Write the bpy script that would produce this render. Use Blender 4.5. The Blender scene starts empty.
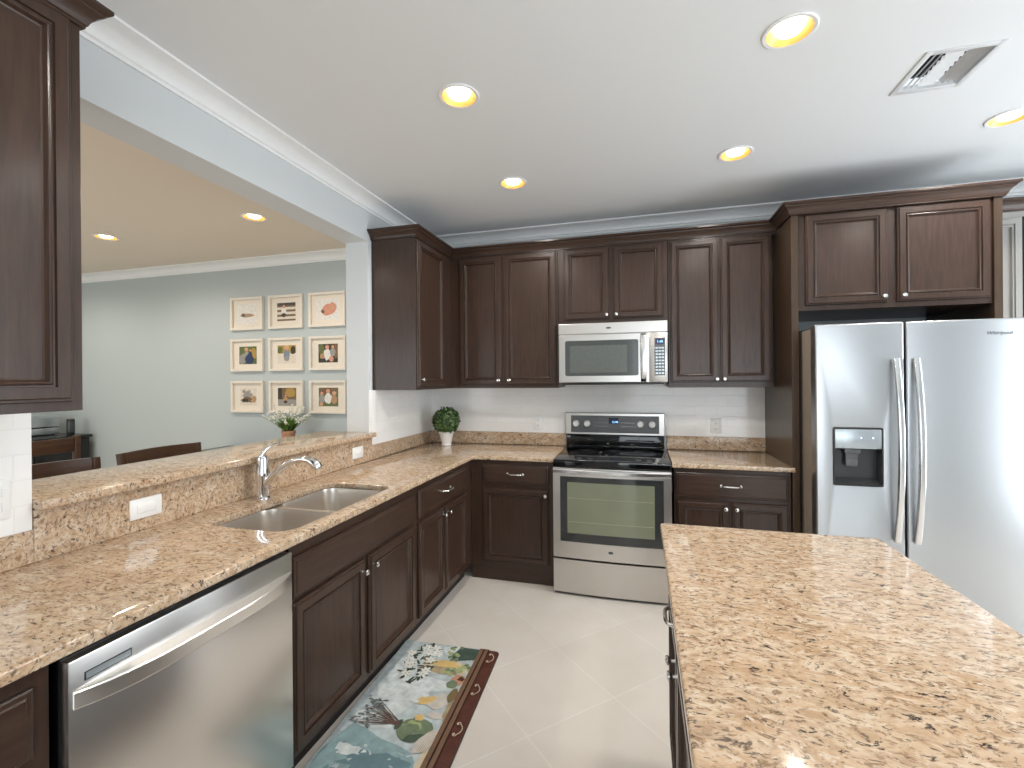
import bpy, bmesh, math, random
from mathutils import Vector, Matrix
R = random.Random(7)
SC = bpy.context.scene
COL = SC.collection
PI = math.pi

# ------------------------------------------------------------------ camera
cam_d = bpy.data.cameras.new('camera'); cam = bpy.data.objects.new('camera', cam_d); COL.objects.link(cam)
YAW, ROLL, F = 0.2714, -0.0084, 460.87
cam_d.sensor_width = 36.0; cam_d.lens = F / 1024 * 36.0
cam_d.shift_y = -(384 - 379.27) / 1024
cam_d.clip_start = 0.05; cam_d.clip_end = 100
_f = Vector((-math.sin(YAW), math.cos(YAW), 0)); _r = Vector((math.cos(YAW), math.sin(YAW), 0)); _u = Vector((0, 0, 1))
_r2 = _r * math.cos(ROLL) + _u * math.sin(ROLL); _u2 = _u * math.cos(ROLL) - _r * math.sin(ROLL)
cam.matrix_world = Matrix(((_r2.x, _u2.x, -_f.x, 1.189), (_r2.y, _u2.y, -_f.y, -3.1862), (_r2.z, _u2.z, -_f.z, 1.4712), (0, 0, 0, 1)))
SC.camera = cam

# ------------------------------------------------------------------ colour management, sky, window fill lamps
SC.view_settings.view_transform = 'Standard'; SC.view_settings.look = 'None'
SC.view_settings.gamma = 1.0; SC.view_settings.use_curve_mapping = False
SC.view_settings.exposure = 0.16
SC.cycles.diffuse_bounces = 8; SC.cycles.glossy_bounces = 6; SC.cycles.max_bounces = 12
SC.cycles.sample_clamp_indirect = 6.0
SC.cycles.caustics_reflective = False; SC.cycles.caustics_refractive = False
W = bpy.data.worlds.new('world'); SC.world = W; W.use_nodes = True
W.node_tree.nodes['Background'].inputs[0].default_value = (0.86, 0.93, 1.0, 1)
W.node_tree.nodes['Background'].inputs[1].default_value = 1.0
WIN_POWER = 1.0
CAN_POWER = 26.0
DINING_POWER = 36.0

def window_fill(name, loc, rot, sx, sy, power):
    l = bpy.data.lights.new(name, 'AREA'); l.shape = 'RECTANGLE'; l.size = sx; l.size_y = sy
    l.energy = power * WIN_POWER; l.color = (0.86, 0.93, 1.0)
    o = bpy.data.objects.new(name, l); COL.objects.link(o); o.location = loc; o.rotation_euler = rot
    return o
# added fill lamps inside three unseen windows (right wall, two behind the camera)
window_fill('window_fill', (4.83, -1.1, 1.4), (0, PI / 2 + .1, 0), 2.2, 1.7, 86)
window_fill('window_fill', (2.4, -5.83, 1.25), (PI / 2 + .35, 0, 0), 2.8, 2.2, 66)
window_fill('window_fill', (-3.6, -5.83, 1.25), (PI / 2 + .35, 0, 0), 3.0, 2.2, 60)

# ------------------------------------------------------------------ materials
def srgb(r, g, b):
    def c(v):
        v /= 255.0
        return v / 12.92 if v <= 0.04045 else ((v + 0.055) / 1.055) ** 2.4
    return (c(r), c(g), c(b), 1.0)

class NT:
    def __init__(s, name):
        s.m = bpy.data.materials.new(name); s.m.use_nodes = True; s.t = s.m.node_tree
        s.b = s.t.nodes['Principled BSDF']
    def n(s, kind, **kw):
        nd = s.t.nodes.new(kind)
        for k, v in kw.items():
            if k in nd.inputs: nd.inputs[k].default_value = v
            else: setattr(nd, k, v)
        return nd
    def l(s, a, b): s.t.links.new(a, b)
    def ramp(s, fac, stops, interp='LINEAR'):
        r = s.n('ShaderNodeValToRGB'); r.color_ramp.interpolation = interp
        e = r.color_ramp.elements
        while len(e) < len(stops): e.new(0.5)
        for el, (p, c) in zip(e, stops): el.position = p; el.color = c
        s.l(fac, r.inputs[0]); return r.outputs[0]
    def mix(s, fac, a, b, mode='MIX'):
        m = s.n('ShaderNodeMix', data_type='RGBA', blend_type=mode)
        for i, v in ((0, fac), (6, a), (7, b)):
            if hasattr(v, 'is_linked'): s.l(v, m.inputs[i])
            else: m.inputs[i].default_value = v
        return m.outputs[2]
    def bump(s, h, strength, dist=0.002):
        bm_ = s.n('ShaderNodeBump', Strength=strength, Distance=dist); s.l(h, bm_.inputs['Height']); s.l(bm_.outputs[0], s.b.inputs['Normal'])
    def set(s, **kw):
        for k, v in kw.items(): s.b.inputs[k.replace('_', ' ')].default_value = v
        return s

def plain(name, col, rough=0.5, metal=0.0, noise=0.04, scale=30, **kw):
    t = NT(name); t.set(Roughness=rough, Metallic=metal, **kw)
    g = t.n('ShaderNodeNewGeometry'); ns = t.n('ShaderNodeTexNoise', Scale=scale, Detail=3.0); t.l(g.outputs['Position'], ns.inputs['Vector'])
    lo = tuple(c * (1 - noise) for c in col[:3]) + (1,); hi = tuple(min(1, c * (1 + noise)) for c in col[:3]) + (1,)
    t.l(t.ramp(ns.outputs[0], [(0.3, lo), (0.7, hi)]), t.b.inputs['Base Color'])
    return t.m

def mat_paint(name, col, rough=0.6):
    t = NT(name); t.set(Base_Color=col, Roughness=rough)
    g = t.n('ShaderNodeNewGeometry'); ns = t.n('ShaderNodeTexNoise', Scale=220.0, Detail=2.0); t.l(g.outputs['Position'], ns.inputs['Vector'])
    t.bump(ns.outputs[0], 0.06, 0.001)
    return t.m

def mat_granite():
    t = NT('granite'); t.set(Roughness=0.09)
    t.b.inputs['IOR'].default_value = 1.55
    g = t.n('ShaderNodeNewGeometry')
    mp = t.n('ShaderNodeMapping'); mp.inputs['Rotation'].default_value = (0.4, 0.5, 0.55); mp.inputs['Scale'].default_value = (1.0, 1.8, 1.6)
    t.l(g.outputs['Position'], mp.inputs[0])
    warp = t.n('ShaderNodeTexNoise', Scale=9.0, Detail=3.0); t.l(mp.outputs[0], warp.inputs['Vector'])
    ad = t.n('ShaderNodeMixRGB', blend_type='LINEAR_LIGHT'); ad.inputs[0].default_value = 0.045
    t.l(mp.outputs[0], ad.inputs[1]); t.l(warp.outputs['Color'], ad.inputs[2])
    v = ad.outputs[0]
    def noise(sc, det=4.0, rough=0.6):
        q = t.n('ShaderNodeTexNoise', Scale=sc, Detail=det, Roughness=rough); t.l(v, q.inputs['Vector']); return q.outputs[0]
    base = t.ramp(noise(20.0, 5.0, 0.72), [(0.28, srgb(150, 125, 101)), (0.42, srgb(184, 158, 131)), (0.54, srgb(202, 180, 154)), (0.72, srgb(212, 198, 180))])
    c = t.mix(t.ramp(noise(11.0, 3.0, 0.6), [(0.42, (0, 0, 0, 1)), (0.62, (.5, .5, .5, 1))]), base, srgb(188, 154, 119))
    c = t.mix(t.ramp(noise(48.0, 3.0, 0.7), [(0.53, (0, 0, 0, 1)), (0.63, (.85, .85, .85, 1))]), c, srgb(136, 108, 82))
    c = t.mix(t.ramp(noise(55.0, 2.0, 0.5), [(0.59, (0, 0, 0, 1)), (0.68, (.7, .7, .7, 1))]), c, srgb(214, 198, 178))
    c = t.mix(t.ramp(noise(54.0, 3.0, 0.7), [(0.57, (0, 0, 0, 1)), (0.64, (.85, .85, .85, 1))]), c, srgb(96, 84, 75))
    c = t.mix(t.ramp(noise(27.0, 4.0, 0.8), [(0.605, (0, 0, 0, 1)), (0.66, (.95, .95, .95, 1))]), c, srgb(50, 42, 38))
    t.l(c, t.b.inputs['Base Color'])
    return t.m

def mat_wood(name, dark, light, rough=0.33, vertical=True, coat=0.25):
    t = NT(name); t.set(Roughness=rough); t.b.inputs['Coat Weight'].default_value = coat; t.b.inputs['Coat Roughness'].default_value = 0.2; t.b.inputs['Specular IOR Level'].default_value = 0.27
    tc = t.n('ShaderNodeTexCoord'); mp = t.n('ShaderNodeMapping')
    mp.inputs['Scale'].default_value = (26, 26, 2.2) if vertical else (2.2, 26, 26)
    t.l(tc.outputs['Object'], mp.inputs[0])
    ns = t.n('ShaderNodeTexNoise', Scale=2.4, Detail=6.0, Roughness=0.62, Distortion=0.5); t.l(mp.outputs[0], ns.inputs['Vector'])
    big = t.n('ShaderNodeTexNoise', Scale=3.0, Detail=2.0); t.l(tc.outputs['Object'], big.inputs['Vector'])
    c = t.ramp(ns.outputs[0], [(0.25, dark), (0.75, light)])
    c = t.mix(t.ramp(big.outputs[0], [(0.35, (0, 0, 0, 1)), (0.7, (.35, .35, .35, 1))]), c, light)
    t.l(c, t.b.inputs['Base Color'])
    t.bump(ns.outputs[0], 0.05, 0.001)
    return t.m

def mat_steel(name, col, rough=0.27, axis='x', aniso=0.0):
    t = NT(name); t.set(Metallic=1.0, Base_Color=col)
    tc = t.n('ShaderNodeTexCoord'); mp = t.n('ShaderNodeMapping')
    mp.inputs['Scale'].default_value = {'x': (1.5, 300, 300), 'z': (300, 300, 1.5)}[axis]
    t.l(tc.outputs['Object'], mp.inputs[0])
    ns = t.n('ShaderNodeTexNoise', Scale=1.0, Detail=3.0); t.l(mp.outputs[0], ns.inputs['Vector'])
    mr = t.n('ShaderNodeMapRange'); mr.inputs[3].default_value = rough - 0.012; mr.inputs[4].default_value = rough + 0.012
    t.l(ns.outputs[0], mr.inputs[0]); t.l(mr.outputs[0], t.b.inputs['Roughness'])
    big = t.n('ShaderNodeTexNoise', Scale=2.2, Detail=1.0); t.l(tc.outputs['Object'], big.inputs['Vector'])
    bp = t.n('ShaderNodeBump', Strength=0.02, Distance=0.02); t.l(big.outputs[0], bp.inputs['Height']); t.l(bp.outputs[0], t.b.inputs['Normal'])
    return t.m

def mat_floor():
    t = NT('floor_tile'); t.set(Roughness=0.32)
    g = t.n('ShaderNodeNewGeometry'); mp = t.n('ShaderNodeMapping', vector_type='TEXTURE')
    mp.inputs['Location'].default_value = (0.4, -0.356, 0); mp.inputs['Rotation'].default_value = (0, 0, PI / 4)
    t.l(g.outputs['Position'], mp.inputs[0])
    br = t.n('ShaderNodeTexBrick', offset=0.0, squash=1.0, Scale=1.0)
    br.inputs['Mortar Size'].default_value = 0.0035; br.inputs['Mortar Smooth'].default_value = 0.3
    br.inputs['Brick Width'].default_value = 0.4665; br.inputs['Row Height'].default_value = 0.4665
    br.inputs['Color1'].default_value = srgb(216, 208, 198); br.inputs['Color2'].default_value = srgb(211, 203, 193); br.inputs['Mortar'].default_value = srgb(222, 216, 208)
    t.l(mp.outputs[0], br.inputs['Vector'])
    ns = t.n('ShaderNodeTexNoise', Scale=5.0, Detail=6.0); t.l(g.outputs['Position'], ns.inputs['Vector'])
    c = t.mix(t.ramp(ns.outputs[0], [(0.4, (0, 0, 0, 1)), (0.75, (.5, .5, .5, 1))]), br.outputs['Color'], srgb(203, 192, 180))
    t.l(c, t.b.inputs['Base Color'])
    iv = t.n('ShaderNodeMath', operation='SUBTRACT'); iv.inputs[0].default_value = 1.0; t.l(br.outputs['Fac'], iv.inputs[1])
    t.bump(iv.outputs[0], 0.25, 0.002)
    return t.m

def mat_subway(name, along):
    t = NT(name); t.set(Roughness=0.12)
    g = t.n('ShaderNodeNewGeometry'); sp = t.n('ShaderNodeSeparateXYZ'); cb = t.n('ShaderNodeCombineXYZ')
    t.l(g.outputs['Position'], sp.inputs[0]); t.l(sp.outputs[along], cb.inputs[0]); t.l(sp.outputs[2], cb.inputs[1])
    mp = t.n('ShaderNodeMapping'); mp.inputs['Location'].default_value = (0.02, -1.018, 0); t.l(cb.outputs[0], mp.inputs[0])
    br = t.n('ShaderNodeTexBrick', offset=0.5, Scale=1.0)
    br.inputs['Mortar Size'].default_value = 0.0022; br.inputs['Mortar Smooth'].default_value = 0.6
    br.inputs['Brick Width'].default_value = 0.154; br.inputs['Row Height'].default_value = 0.0785
    br.inputs['Color1'].default_value = srgb(238, 237, 234); br.inputs['Color2'].default_value = srgb(242, 241, 239); br.inputs['Mortar'].default_value = srgb(233, 232, 229)
    t.l(mp.outputs[0], br.inputs['Vector']); t.l(br.outputs['Color'], t.b.inputs['Base Color'])
    iv = t.n('ShaderNodeMath', operation='SUBTRACT'); iv.inputs[0].default_value = 1.0; t.l(br.outputs['Fac'], iv.inputs[1])
    t.bump(iv.outputs[0], 0.3, 0.0012)
    return t.m

def mat_emit(name, col, strength):
    t = NT(name); t.set(Base_Color=(0, 0, 0, 1), Roughness=0.4)
    t.b.inputs['Emission Color'].default_value = col; t.b.inputs['Emission Strength'].default_value = strength
    return t.m

def mat_glass(name):
    t = NT(name); tr = t.n('ShaderNodeBsdfTransparent'); gl = t.n('ShaderNodeBsdfGlossy', Roughness=0.02)
    tr.inputs[0].default_value = (0.97, 0.99, 0.98, 1)
    mx = t.n('ShaderNodeMixShader'); mx.inputs[0].default_value = 0.06
    t.l(tr.outputs[0], mx.inputs[1]); t.l(gl.outputs[0], mx.inputs[2]); t.l(mx.outputs[0], t.t.nodes['Material Output'].inputs[0])
    return t.m

M = dict(
    wall=mat_paint('wall_paint', srgb(212, 216, 218)), dining=mat_paint('dining_paint', srgb(184, 193, 194)),
    ceiling=mat_paint('ceiling_paint', srgb(234, 237, 239), 0.75), dining_ceiling=mat_paint('dining_ceiling_warm_tint', srgb(228, 216, 201), 0.75),  # dining ceiling's beige partly carries the warm lamplight
    trim=plain('white_trim', srgb(242, 243, 243), 0.35, noise=0.01),
    granite=mat_granite(), floor=mat_floor(), tile_x=mat_subway('subway_tile', 0), tile_y=mat_subway('subway_tile_side', 1),
    wood=mat_wood('espresso_wood', srgb(42, 30, 23), srgb(70, 51, 41), rough=0.33),
    wood_h=mat_wood('espresso_wood_cross', srgb(42, 30, 23), srgb(70, 51, 41), rough=0.33, vertical=False),
    side=mat_wood('espresso_side', srgb(52, 38, 27), srgb(70, 54, 40), rough=0.3),
    toe=plain('toe_kick_black', srgb(22, 17, 15), 0.6),
    steel=mat_steel('brushed_steel', (0.82, 0.795, 0.76, 1), 0.3), steel_range=mat_steel('brushed_steel_range', (0.62, 0.595, 0.565, 1), 0.3), steel_v=mat_steel('brushed_steel_upright', (0.455, 0.465, 0.475, 1), 0.33, 'x'),
    steel_plain=mat_steel('satin_steel', (0.66, 0.66, 0.66, 1), 0.2), sink=mat_steel('sink_steel', (0.74, 0.70, 0.65, 1), 0.3),
    chrome=plain('chrome', (0.82, 0.83, 0.85, 1), 0.08, 1.0, 0.01), nickel=plain('nickel', (0.78, 0.77, 0.74, 1), 0.2, 1.0, 0.02),
    black=plain('black_plastic', srgb(18, 18, 19), 0.35), blackglass=plain('black_glass', srgb(10, 10, 12), 0.05, noise=0.0),
    ring=plain('burner_ring', srgb(44, 44, 46), 0.2), grey=plain('grey_panel', srgb(84, 86, 88), 0.35), greydark=plain('grey_dark', srgb(58, 60, 62), 0.3),
    ovenglass=plain('oven_glass', srgb(122, 126, 106), 0.06, noise=0.05, scale=4), ovenborder=plain('oven_glass_border', srgb(52, 54, 54), 0.06),
    rack=plain('oven_rack', srgb(150, 152, 130), 0.3), microglass=plain('microwave_glass', srgb(92, 96, 93), 0.12, noise=0.08, scale=60), microborder=plain('microwave_glass_border', srgb(70, 74, 73), 0.1),
    white=plain('white_plastic', srgb(236, 236, 234), 0.35, noise=0.01), slot=plain('dark_slot', srgb(70, 70, 74), 0.5),
    knobwhite=plain('white_knob', srgb(225, 225, 224), 0.3), fridgeside=plain('fridge_side', srgb(150, 138, 124), 0.4), gasket=plain('gasket', srgb(52, 50, 48), 0.6),
    gold=plain('gold_baffle', srgb(234, 168, 88), 0.35, 0.3, 0.02), glow=mat_emit('lamp_glow', (1.0, 0.93, 0.82, 1), 9.0),
    blue=mat_emit('display_digits', (0.25, 0.55, 1.0, 1), 2.5), navy=plain('display_navy', srgb(24, 30, 66), 0.15), led=mat_emit('led_glow', (0.75, 0.8, 1.0, 1), 1.6),
    logo=plain('logo_grey', srgb(72, 74, 78), 0.5), vent=plain('vent_white', srgb(222, 224, 226), 0.4), ventdark=plain('vent_dark', srgb(34, 34, 36), 0.8), ventblue=plain('vent_duct', srgb(140, 150, 158), 0.6),
    palegrey=plain('pale_grey', srgb(138, 136, 131), 0.35, noise=0.02),  # even pale grey for the cabinet beyond the fridge
    stoolwood=mat_wood('stool_wood', srgb(44, 28, 18), srgb(84, 56, 36), rough=0.3, vertical=False), blackwood=plain('black_wood', srgb(24, 22, 22), 0.22, noise=0.1),
    frame=plain('frame_white', srgb(226, 218, 206), 0.4, noise=0.02), matboard=plain('mat_board', srgb(226, 217, 203), 0.7, noise=0.02),
    leaf=plain('box_leaf', srgb(92, 120, 66), 0.5, noise=0.4, scale=90), leafdark=plain('box_leaf_dark', srgb(46, 68, 36), 0.6, noise=0.3, scale=90),
    potwhite=plain('white_ceramic', srgb(232, 231, 228), 0.3, noise=0.02), soil=plain('soil', srgb(50, 38, 28), 0.9), bark=plain('bark', srgb(84, 62, 42), 0.8),
    grass=plain('plant_green', srgb(108, 140, 62), 0.5, noise=0.3, scale=60), petals=plain('white_petals', srgb(232, 232, 222), 0.6, noise=0.04), terracotta=plain('terracotta_pot', srgb(186, 140, 110), 0.7, noise=0.1),
    silver=plain('silver_plastic', srgb(170, 178, 182), 0.25, 0.5), glass=mat_glass('clear_glass'), ground=plain('terrace_paving', srgb(190, 186, 178), 0.8),
)

# ------------------------------------------------------------------ geometry helpers
def new(): return bmesh.new()
def addbox(bm, x0, x1, y0, y1, z0, z1, bev=0.0, mi=0, seg=2):
    r = bmesh.ops.create_cube(bm, size=1.0)
    vs = r['verts']
    for v in vs: v.co = Vector((x0 + (v.co.x + .5) * (x1 - x0), y0 + (v.co.y + .5) * (y1 - y0), z0 + (v.co.z + .5) * (z1 - z0)))
    fs = list({f for v in vs for f in v.link_faces})
    for f in fs: f.material_index = mi
    if bev > 0:
        es = list({e for v in vs for e in v.link_edges})
        rr = bmesh.ops.bevel(bm, geom=es, offset=bev, segments=seg, profile=0.5, affect='EDGES')
        for f in rr['faces']: f.material_index = mi
def face(bm, pts, mi=0):
    f = bm.faces.new([bm.verts.new(p) for p in pts]); f.material_index = mi; return f
def rings(bm, x0, x1, z0, z1, prof, yback=None, mi=0, cap=True):
    """rectangular loft facing -y: prof = [(inset, y), ...]"""
    prev = None
    for ins, y in prof:
        cur = [bm.verts.new((x0 + ins, y, z0 + ins)), bm.verts.new((x1 - ins, y, z0 + ins)), bm.verts.new((x1 - ins, y, z1 - ins)), bm.verts.new((x0 + ins, y, z1 - ins))]
        if prev:
            for i in range(4): bm.faces.new([prev[i], prev[(i + 1) % 4], cur[(i + 1) % 4], cur[i]]).material_index = mi
        else: first = cur
        prev = cur
    if cap: bm.faces.new(prev).material_index = mi
    if yback is not None:
        bk = [bm.verts.new((v.co.x, yback, v.co.z)) for v in first]
        for i in range(4): bm.faces.new([bk[i], bk[(i + 1) % 4], first[(i + 1) % 4], first[i]]).material_index = mi
        bm.faces.new(bk[::-1]).material_index = mi
def lathe(bm, prof, n=24, M4=None, mi=0, cap0=True, cap1=True):
    rs = []
    for r, z in prof:
        rs.append([bm.verts.new((r * math.cos(2 * PI * i / n), r * math.sin(2 * PI * i / n), z)) for i in range(n)])
    for a, b in zip(rs, rs[1:]):
        for i in range(n): bm.faces.new([a[i], a[(i + 1) % n], b[(i + 1) % n], b[i]]).material_index = mi
    if cap0: bm.faces.new(rs[0][::-1]).material_index = mi
    if cap1: bm.faces.new(rs[-1]).material_index = mi
    if M4 is not None: bmesh.ops.transform(bm, matrix=M4, verts=[v for r in rs for v in r])
def sweep(bm, pts, sec, up=Vector((0, 0, 1)), scales=None, mi=0, cap=True):
    """sweep a 2-D section (side, up) along pts"""
    pts = [Vector(p) for p in pts]; rs = []
    for i, p in enumerate(pts):
        T = (pts[min(i + 1, len(pts) - 1)] - pts[max(i - 1, 0)]).normalized()
        S = T.cross(up)
        if S.length < 1e-5: S = T.cross(Vector((0, 1, 0)))
        S.normalize(); U = S.cross(T)
        k = scales[i] if scales else 1.0
        rs.append([bm.verts.new(p + S * (a * k) + U * (b * k)) for a, b in sec])
    n = len(sec)
    for a, b in zip(rs, rs[1:]):
        for i in range(n): bm.faces.new([a[i], a[(i + 1) % n], b[(i + 1) % n], b[i]]).material_index = mi
    if cap:
        bm.faces.new(rs[0][::-1]).material_index = mi; bm.faces.new(rs[-1]).material_index = mi
def circ(r, n=12): return [(r * math.cos(2 * PI * i / n), r * math.sin(2 * PI * i / n)) for i in range(n)]
def rrect(w, h, r, k=3):
    o = []
    for cx, cy, a0 in ((w / 2 - r, h / 2 - r, 0), (-w / 2 + r, h / 2 - r, 90), (-w / 2 + r, -h / 2 + r, 180), (w / 2 - r, -h / 2 + r, 270)):
        for j in range(k + 1):
            a = math.radians(a0 + 90 * j / k); o.append((cx + r * math.cos(a), cy + r * math.sin(a)))
    return o
def profile_path(bm, path, prof, mi=0):
    """mitred moulding: path = [(x, y)], prof = [(out, z)] with out measured to the right-hand side of the path"""
    P = [Vector((p[0], p[1])) for p in path]; rs = []
    for i, p in enumerate(P):
        def nrm(a, b):
            d = (b - a).normalized(); return Vector((d.y, -d.x))
        n1 = nrm(P[i - 1], p) if i > 0 else None; n2 = nrm(p, P[i + 1]) if i < len(P) - 1 else None
        if n1 is None: m = n2
        elif n2 is None: m = n1
        else: m = (n1 + n2) / (1 + n1.dot(n2))
        rs.append([bm.verts.new((p.x + m.x * o, p.y + m.y * o, z)) for o, z in prof])
    n = len(prof)
    for a, b in zip(rs, rs[1:]):
        for i in range(n): bm.faces.new([a[i], a[(i + 1) % n], b[(i + 1) % n], b[i]]).material_index = mi
    bm.faces.new(rs[0]).material_index = mi; bm.faces.new(rs[-1][::-1]).material_index = mi
def slab(bm, outer, holes, z0, z1, bev=0.0, mi=0):
    """flat slab between z0 and z1 with real holes"""
    es = []
    for loop in [outer] + list(holes):
        vs = [bm.verts.new((x, y, z1)) for x, y in loop]
        es += [bm.edges.new((vs[i], vs[(i + 1) % len(vs)])) for i in range(len(vs))]
    r = bmesh.ops.triangle_fill(bm, use_beauty=True, use_dissolve=False, edges=es, normal=(0, 0, 1))
    fs = [g for g in r['geom'] if isinstance(g, bmesh.types.BMFace)]
    # drop any triangle that fell inside a hole
    def inside(pt, loop):
        c = False
        for i in range(len(loop)):
            x1, y1 = loop[i]; x2, y2 = loop[i - 1]
            if (y1 > pt[1]) != (y2 > pt[1]) and pt[0] < (x2 - x1) * (pt[1] - y1) / (y2 - y1) + x1: c = not c
        return c
    bad = [f for f in fs if any(inside(f.calc_center_median()[:2], h) for h in holes)]
    if bad: bmesh.ops.delete(bm, geom=bad, context='FACES_ONLY'); fs = [f for f in fs if f.is_valid]
    for f in fs:
        f.normal_update()
        if f.normal.z < 0: f.normal_flip()
    ex = bmesh.ops.extrude_face_region(bm, geom=fs)
    for g in ex['geom']:
        if isinstance(g, bmesh.types.BMVert): g.co.z = z0
    # extruded copy becomes the bottom; original faces were kept on top
    bmesh.ops.recalc_face_normals(bm, faces=bm.faces)
    if bev:
        sh = [e for e in bm.edges if len(e.link_faces) == 2 and abs(e.verts[0].co.z - e.verts[1].co.z) < 1e-6 and e.calc_face_angle(0) > 1.0]
        bmesh.ops.bevel(bm, geom=sh, offset=bev, segments=3, profile=0.5, affect='EDGES')
    for f in bm.faces: f.material_index = mi

def obj(name, bm, mats, parent=None, loc=None, rotz=None, smooth=35, fixn=True, kind=None, label=None):
    if fixn: bmesh.ops.recalc_face_normals(bm, faces=bm.faces)
    me = bpy.data.meshes.new(name); bm.to_mesh(me); bm.free()
    for m in (mats if isinstance(mats, (list, tuple)) else [mats]): me.materials.append(M[m] if isinstance(m, str) else m)
    if smooth:
        for p in me.polygons: p.use_smooth = True
        me.set_sharp_from_angle(angle=math.radians(smooth))
    o = bpy.data.objects.new(name, me); COL.objects.link(o)
    if loc: o.location = loc
    if rotz is not None: o.rotation_euler = (0, 0, rotz)
    if parent: o.parent = parent
    if kind: o['kind'] = kind
    if label: o['label'] = label
    return o
def tag(o, label, cat, group=None):
    o['label'] = label; o['category'] = cat
    if group: o['group'] = group
    return o
def thing(name, label, cat, loc=(0, 0, 0), rotz=0.0, group=None):
    o = bpy.data.objects.new(name, None); COL.objects.link(o); o.empty_display_size = 0.1
    o.location = loc; o.rotation_euler = (0, 0, rotz)
    return tag(o, label, cat, group)
def dup(root, loc, label, group=None, rotz=None):
    r = root.copy(); COL.objects.link(r); r.location = loc; r['label'] = label
    if rotz is not None: r.rotation_euler = (0, 0, rotz)
    if group: r['group'] = group
    for ch in list(root.children):
        c = ch.copy(); COL.objects.link(c); c.parent = r
        for g in list(ch.children):
            d = g.copy(); COL.objects.link(d); d.parent = c
    return r
def struct(name, bm, mats, smooth=35): return obj(name, bm, mats, kind='structure', smooth=smooth)
def text_mesh(body, size, depth=0.0006, shear=0.0):
    cu = bpy.data.curves.new('lettering', 'FONT'); cu.body = body; cu.size = size; cu.extrude = depth; cu.shear = shear
    cu.align_x = 'CENTER'; cu.align_y = 'CENTER'
    o = bpy.data.objects.new('lettering', cu); COL.objects.link(o)
    bpy.context.view_layer.update()
    me = bpy.data.meshes.new_from_object(o.evaluated_get(bpy.context.evaluated_depsgraph_get()))
    bm = new(); bm.from_mesh(me)
    bpy.data.objects.remove(o); bpy.data.curves.remove(cu); bpy.data.meshes.remove(me)
    bmesh.ops.transform(bm, matrix=Matrix.Rotation(PI / 2, 4, 'X'), verts=bm.verts)   # stands upright, reads from -y
    return bm

# ------------------------------------------------------------------ room shell
CEIL = 2.742
XW, YW, YD = -0.651, 0.651, 0.74          # kitchen left wall face, kitchen back wall face, dining back wall face
XL, XR, YB = -6.3, 4.85, -5.85
XT, WT = -0.631, 0.14
bm = new(); addbox(bm, XL - .15, XR + .15, YB - .15, .95, -.12, 0.0); struct('floor', bm, 'floor')

LIGHTS_K = [(0.417, -1.258), (0.405, -0.308), (1.72, -0.323), (1.728, -1.279), (2.954, -0.339), (2.954, -1.27), (0.41, -2.9), (1.72, -2.9)]
LIGHTS_D = [(-1.677, -0.286), (-3.291, -0.259), (-4.9, -0.26), (-1.68, -2.2), (-3.29, -2.2), (-4.9, -2.2)]
def hole(c, r=0.078, n=28): return [(c[0] + r * math.cos(2 * PI * i / n), c[1] + r * math.sin(2 * PI * i / n)) for i in range(n)]
VX0, VX1, VY0, VY1 = 2.303, 2.525, -0.985, -0.735
bm = new(); slab(bm, [(-0.74, YB - .1), (XR + .1, YB - .1), (XR + .1, .8), (-0.74, .8)], [hole(c) for c in LIGHTS_K] + [[(VX0, VY0), (VX1, VY0), (VX1, VY1), (VX0, VY1)]], CEIL, CEIL + 0.02)
struct('ceiling', bm, 'ceiling', smooth=0)
bm = new(); slab(bm, [(XL - .1, YB - .1), (-0.741, YB - .1), (-0.741, .84), (XL - .1, .84)], [hole(c) for c in LIGHTS_D], CEIL, CEIL + 0.02)
struct('ceiling_dining', bm, 'dining_ceiling', smooth=0)

bm = new(); addbox(bm, -0.828, XR, YW, YW + .2, 0, CEIL); struct('wall_back', bm, 'wall')
bm = new(); addbox(bm, XL, -0.829, YD, YD + .12, 0, CEIL); struct('wall_dining', bm, 'dining')
bm = new()
YN = -2.21
addbox(bm, -0.828, XW, -4.2, YN, 0, CEIL)                     # wall behind the near cabinets
addbox(bm, -0.828, XW, YN, -0.335, 2.45, CEIL)                # header over the pass-through
addbox(bm, -0.828, XW, -0.335, YW, 0, CEIL)                   # pier at the corner
addbox(bm, -0.828, XW, YN, -0.335, 0, 1.0765)                 # half wall that carries the bar
struct('wall_left', bm, 'wall', smooth=0)
bm = new(); addbox(bm, XL - .12, XL, YB, YD, 0, CEIL); struct('wall_far_left', bm, 'dining')
def wall_with_hole(name, along, at, t, a0, a1, h0, h1, z0, z1, mat):
    bm = new()
    def b(u0, u1, w0, w1):
        if along == 'y': addbox(bm, at, at + t, u0, u1, w0, w1)
        else: addbox(bm, u0, u1, at, at + t, w0, w1)
    cur = a0
    for u0, u1 in zip(h0, h1): b(cur, u0, 0, CEIL); b(u0, u1, 0, z0); b(u0, u1, z1, CEIL); cur = u1
    b(cur, a1, 0, CEIL)
    struct(name, bm, mat, smooth=0)
wall_with_hole('wall_right', 'y', XR, .12, YB, YW, [-2.0], [-.2], 0.25, 2.45, 'wall')
wall_with_hole('wall_rear', 'x', YB - .12, .12, XL - .1, XR + .1, [-5.1, 1.0], [-2.1, 3.8], 0.15, 2.35, 'wall')
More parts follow.
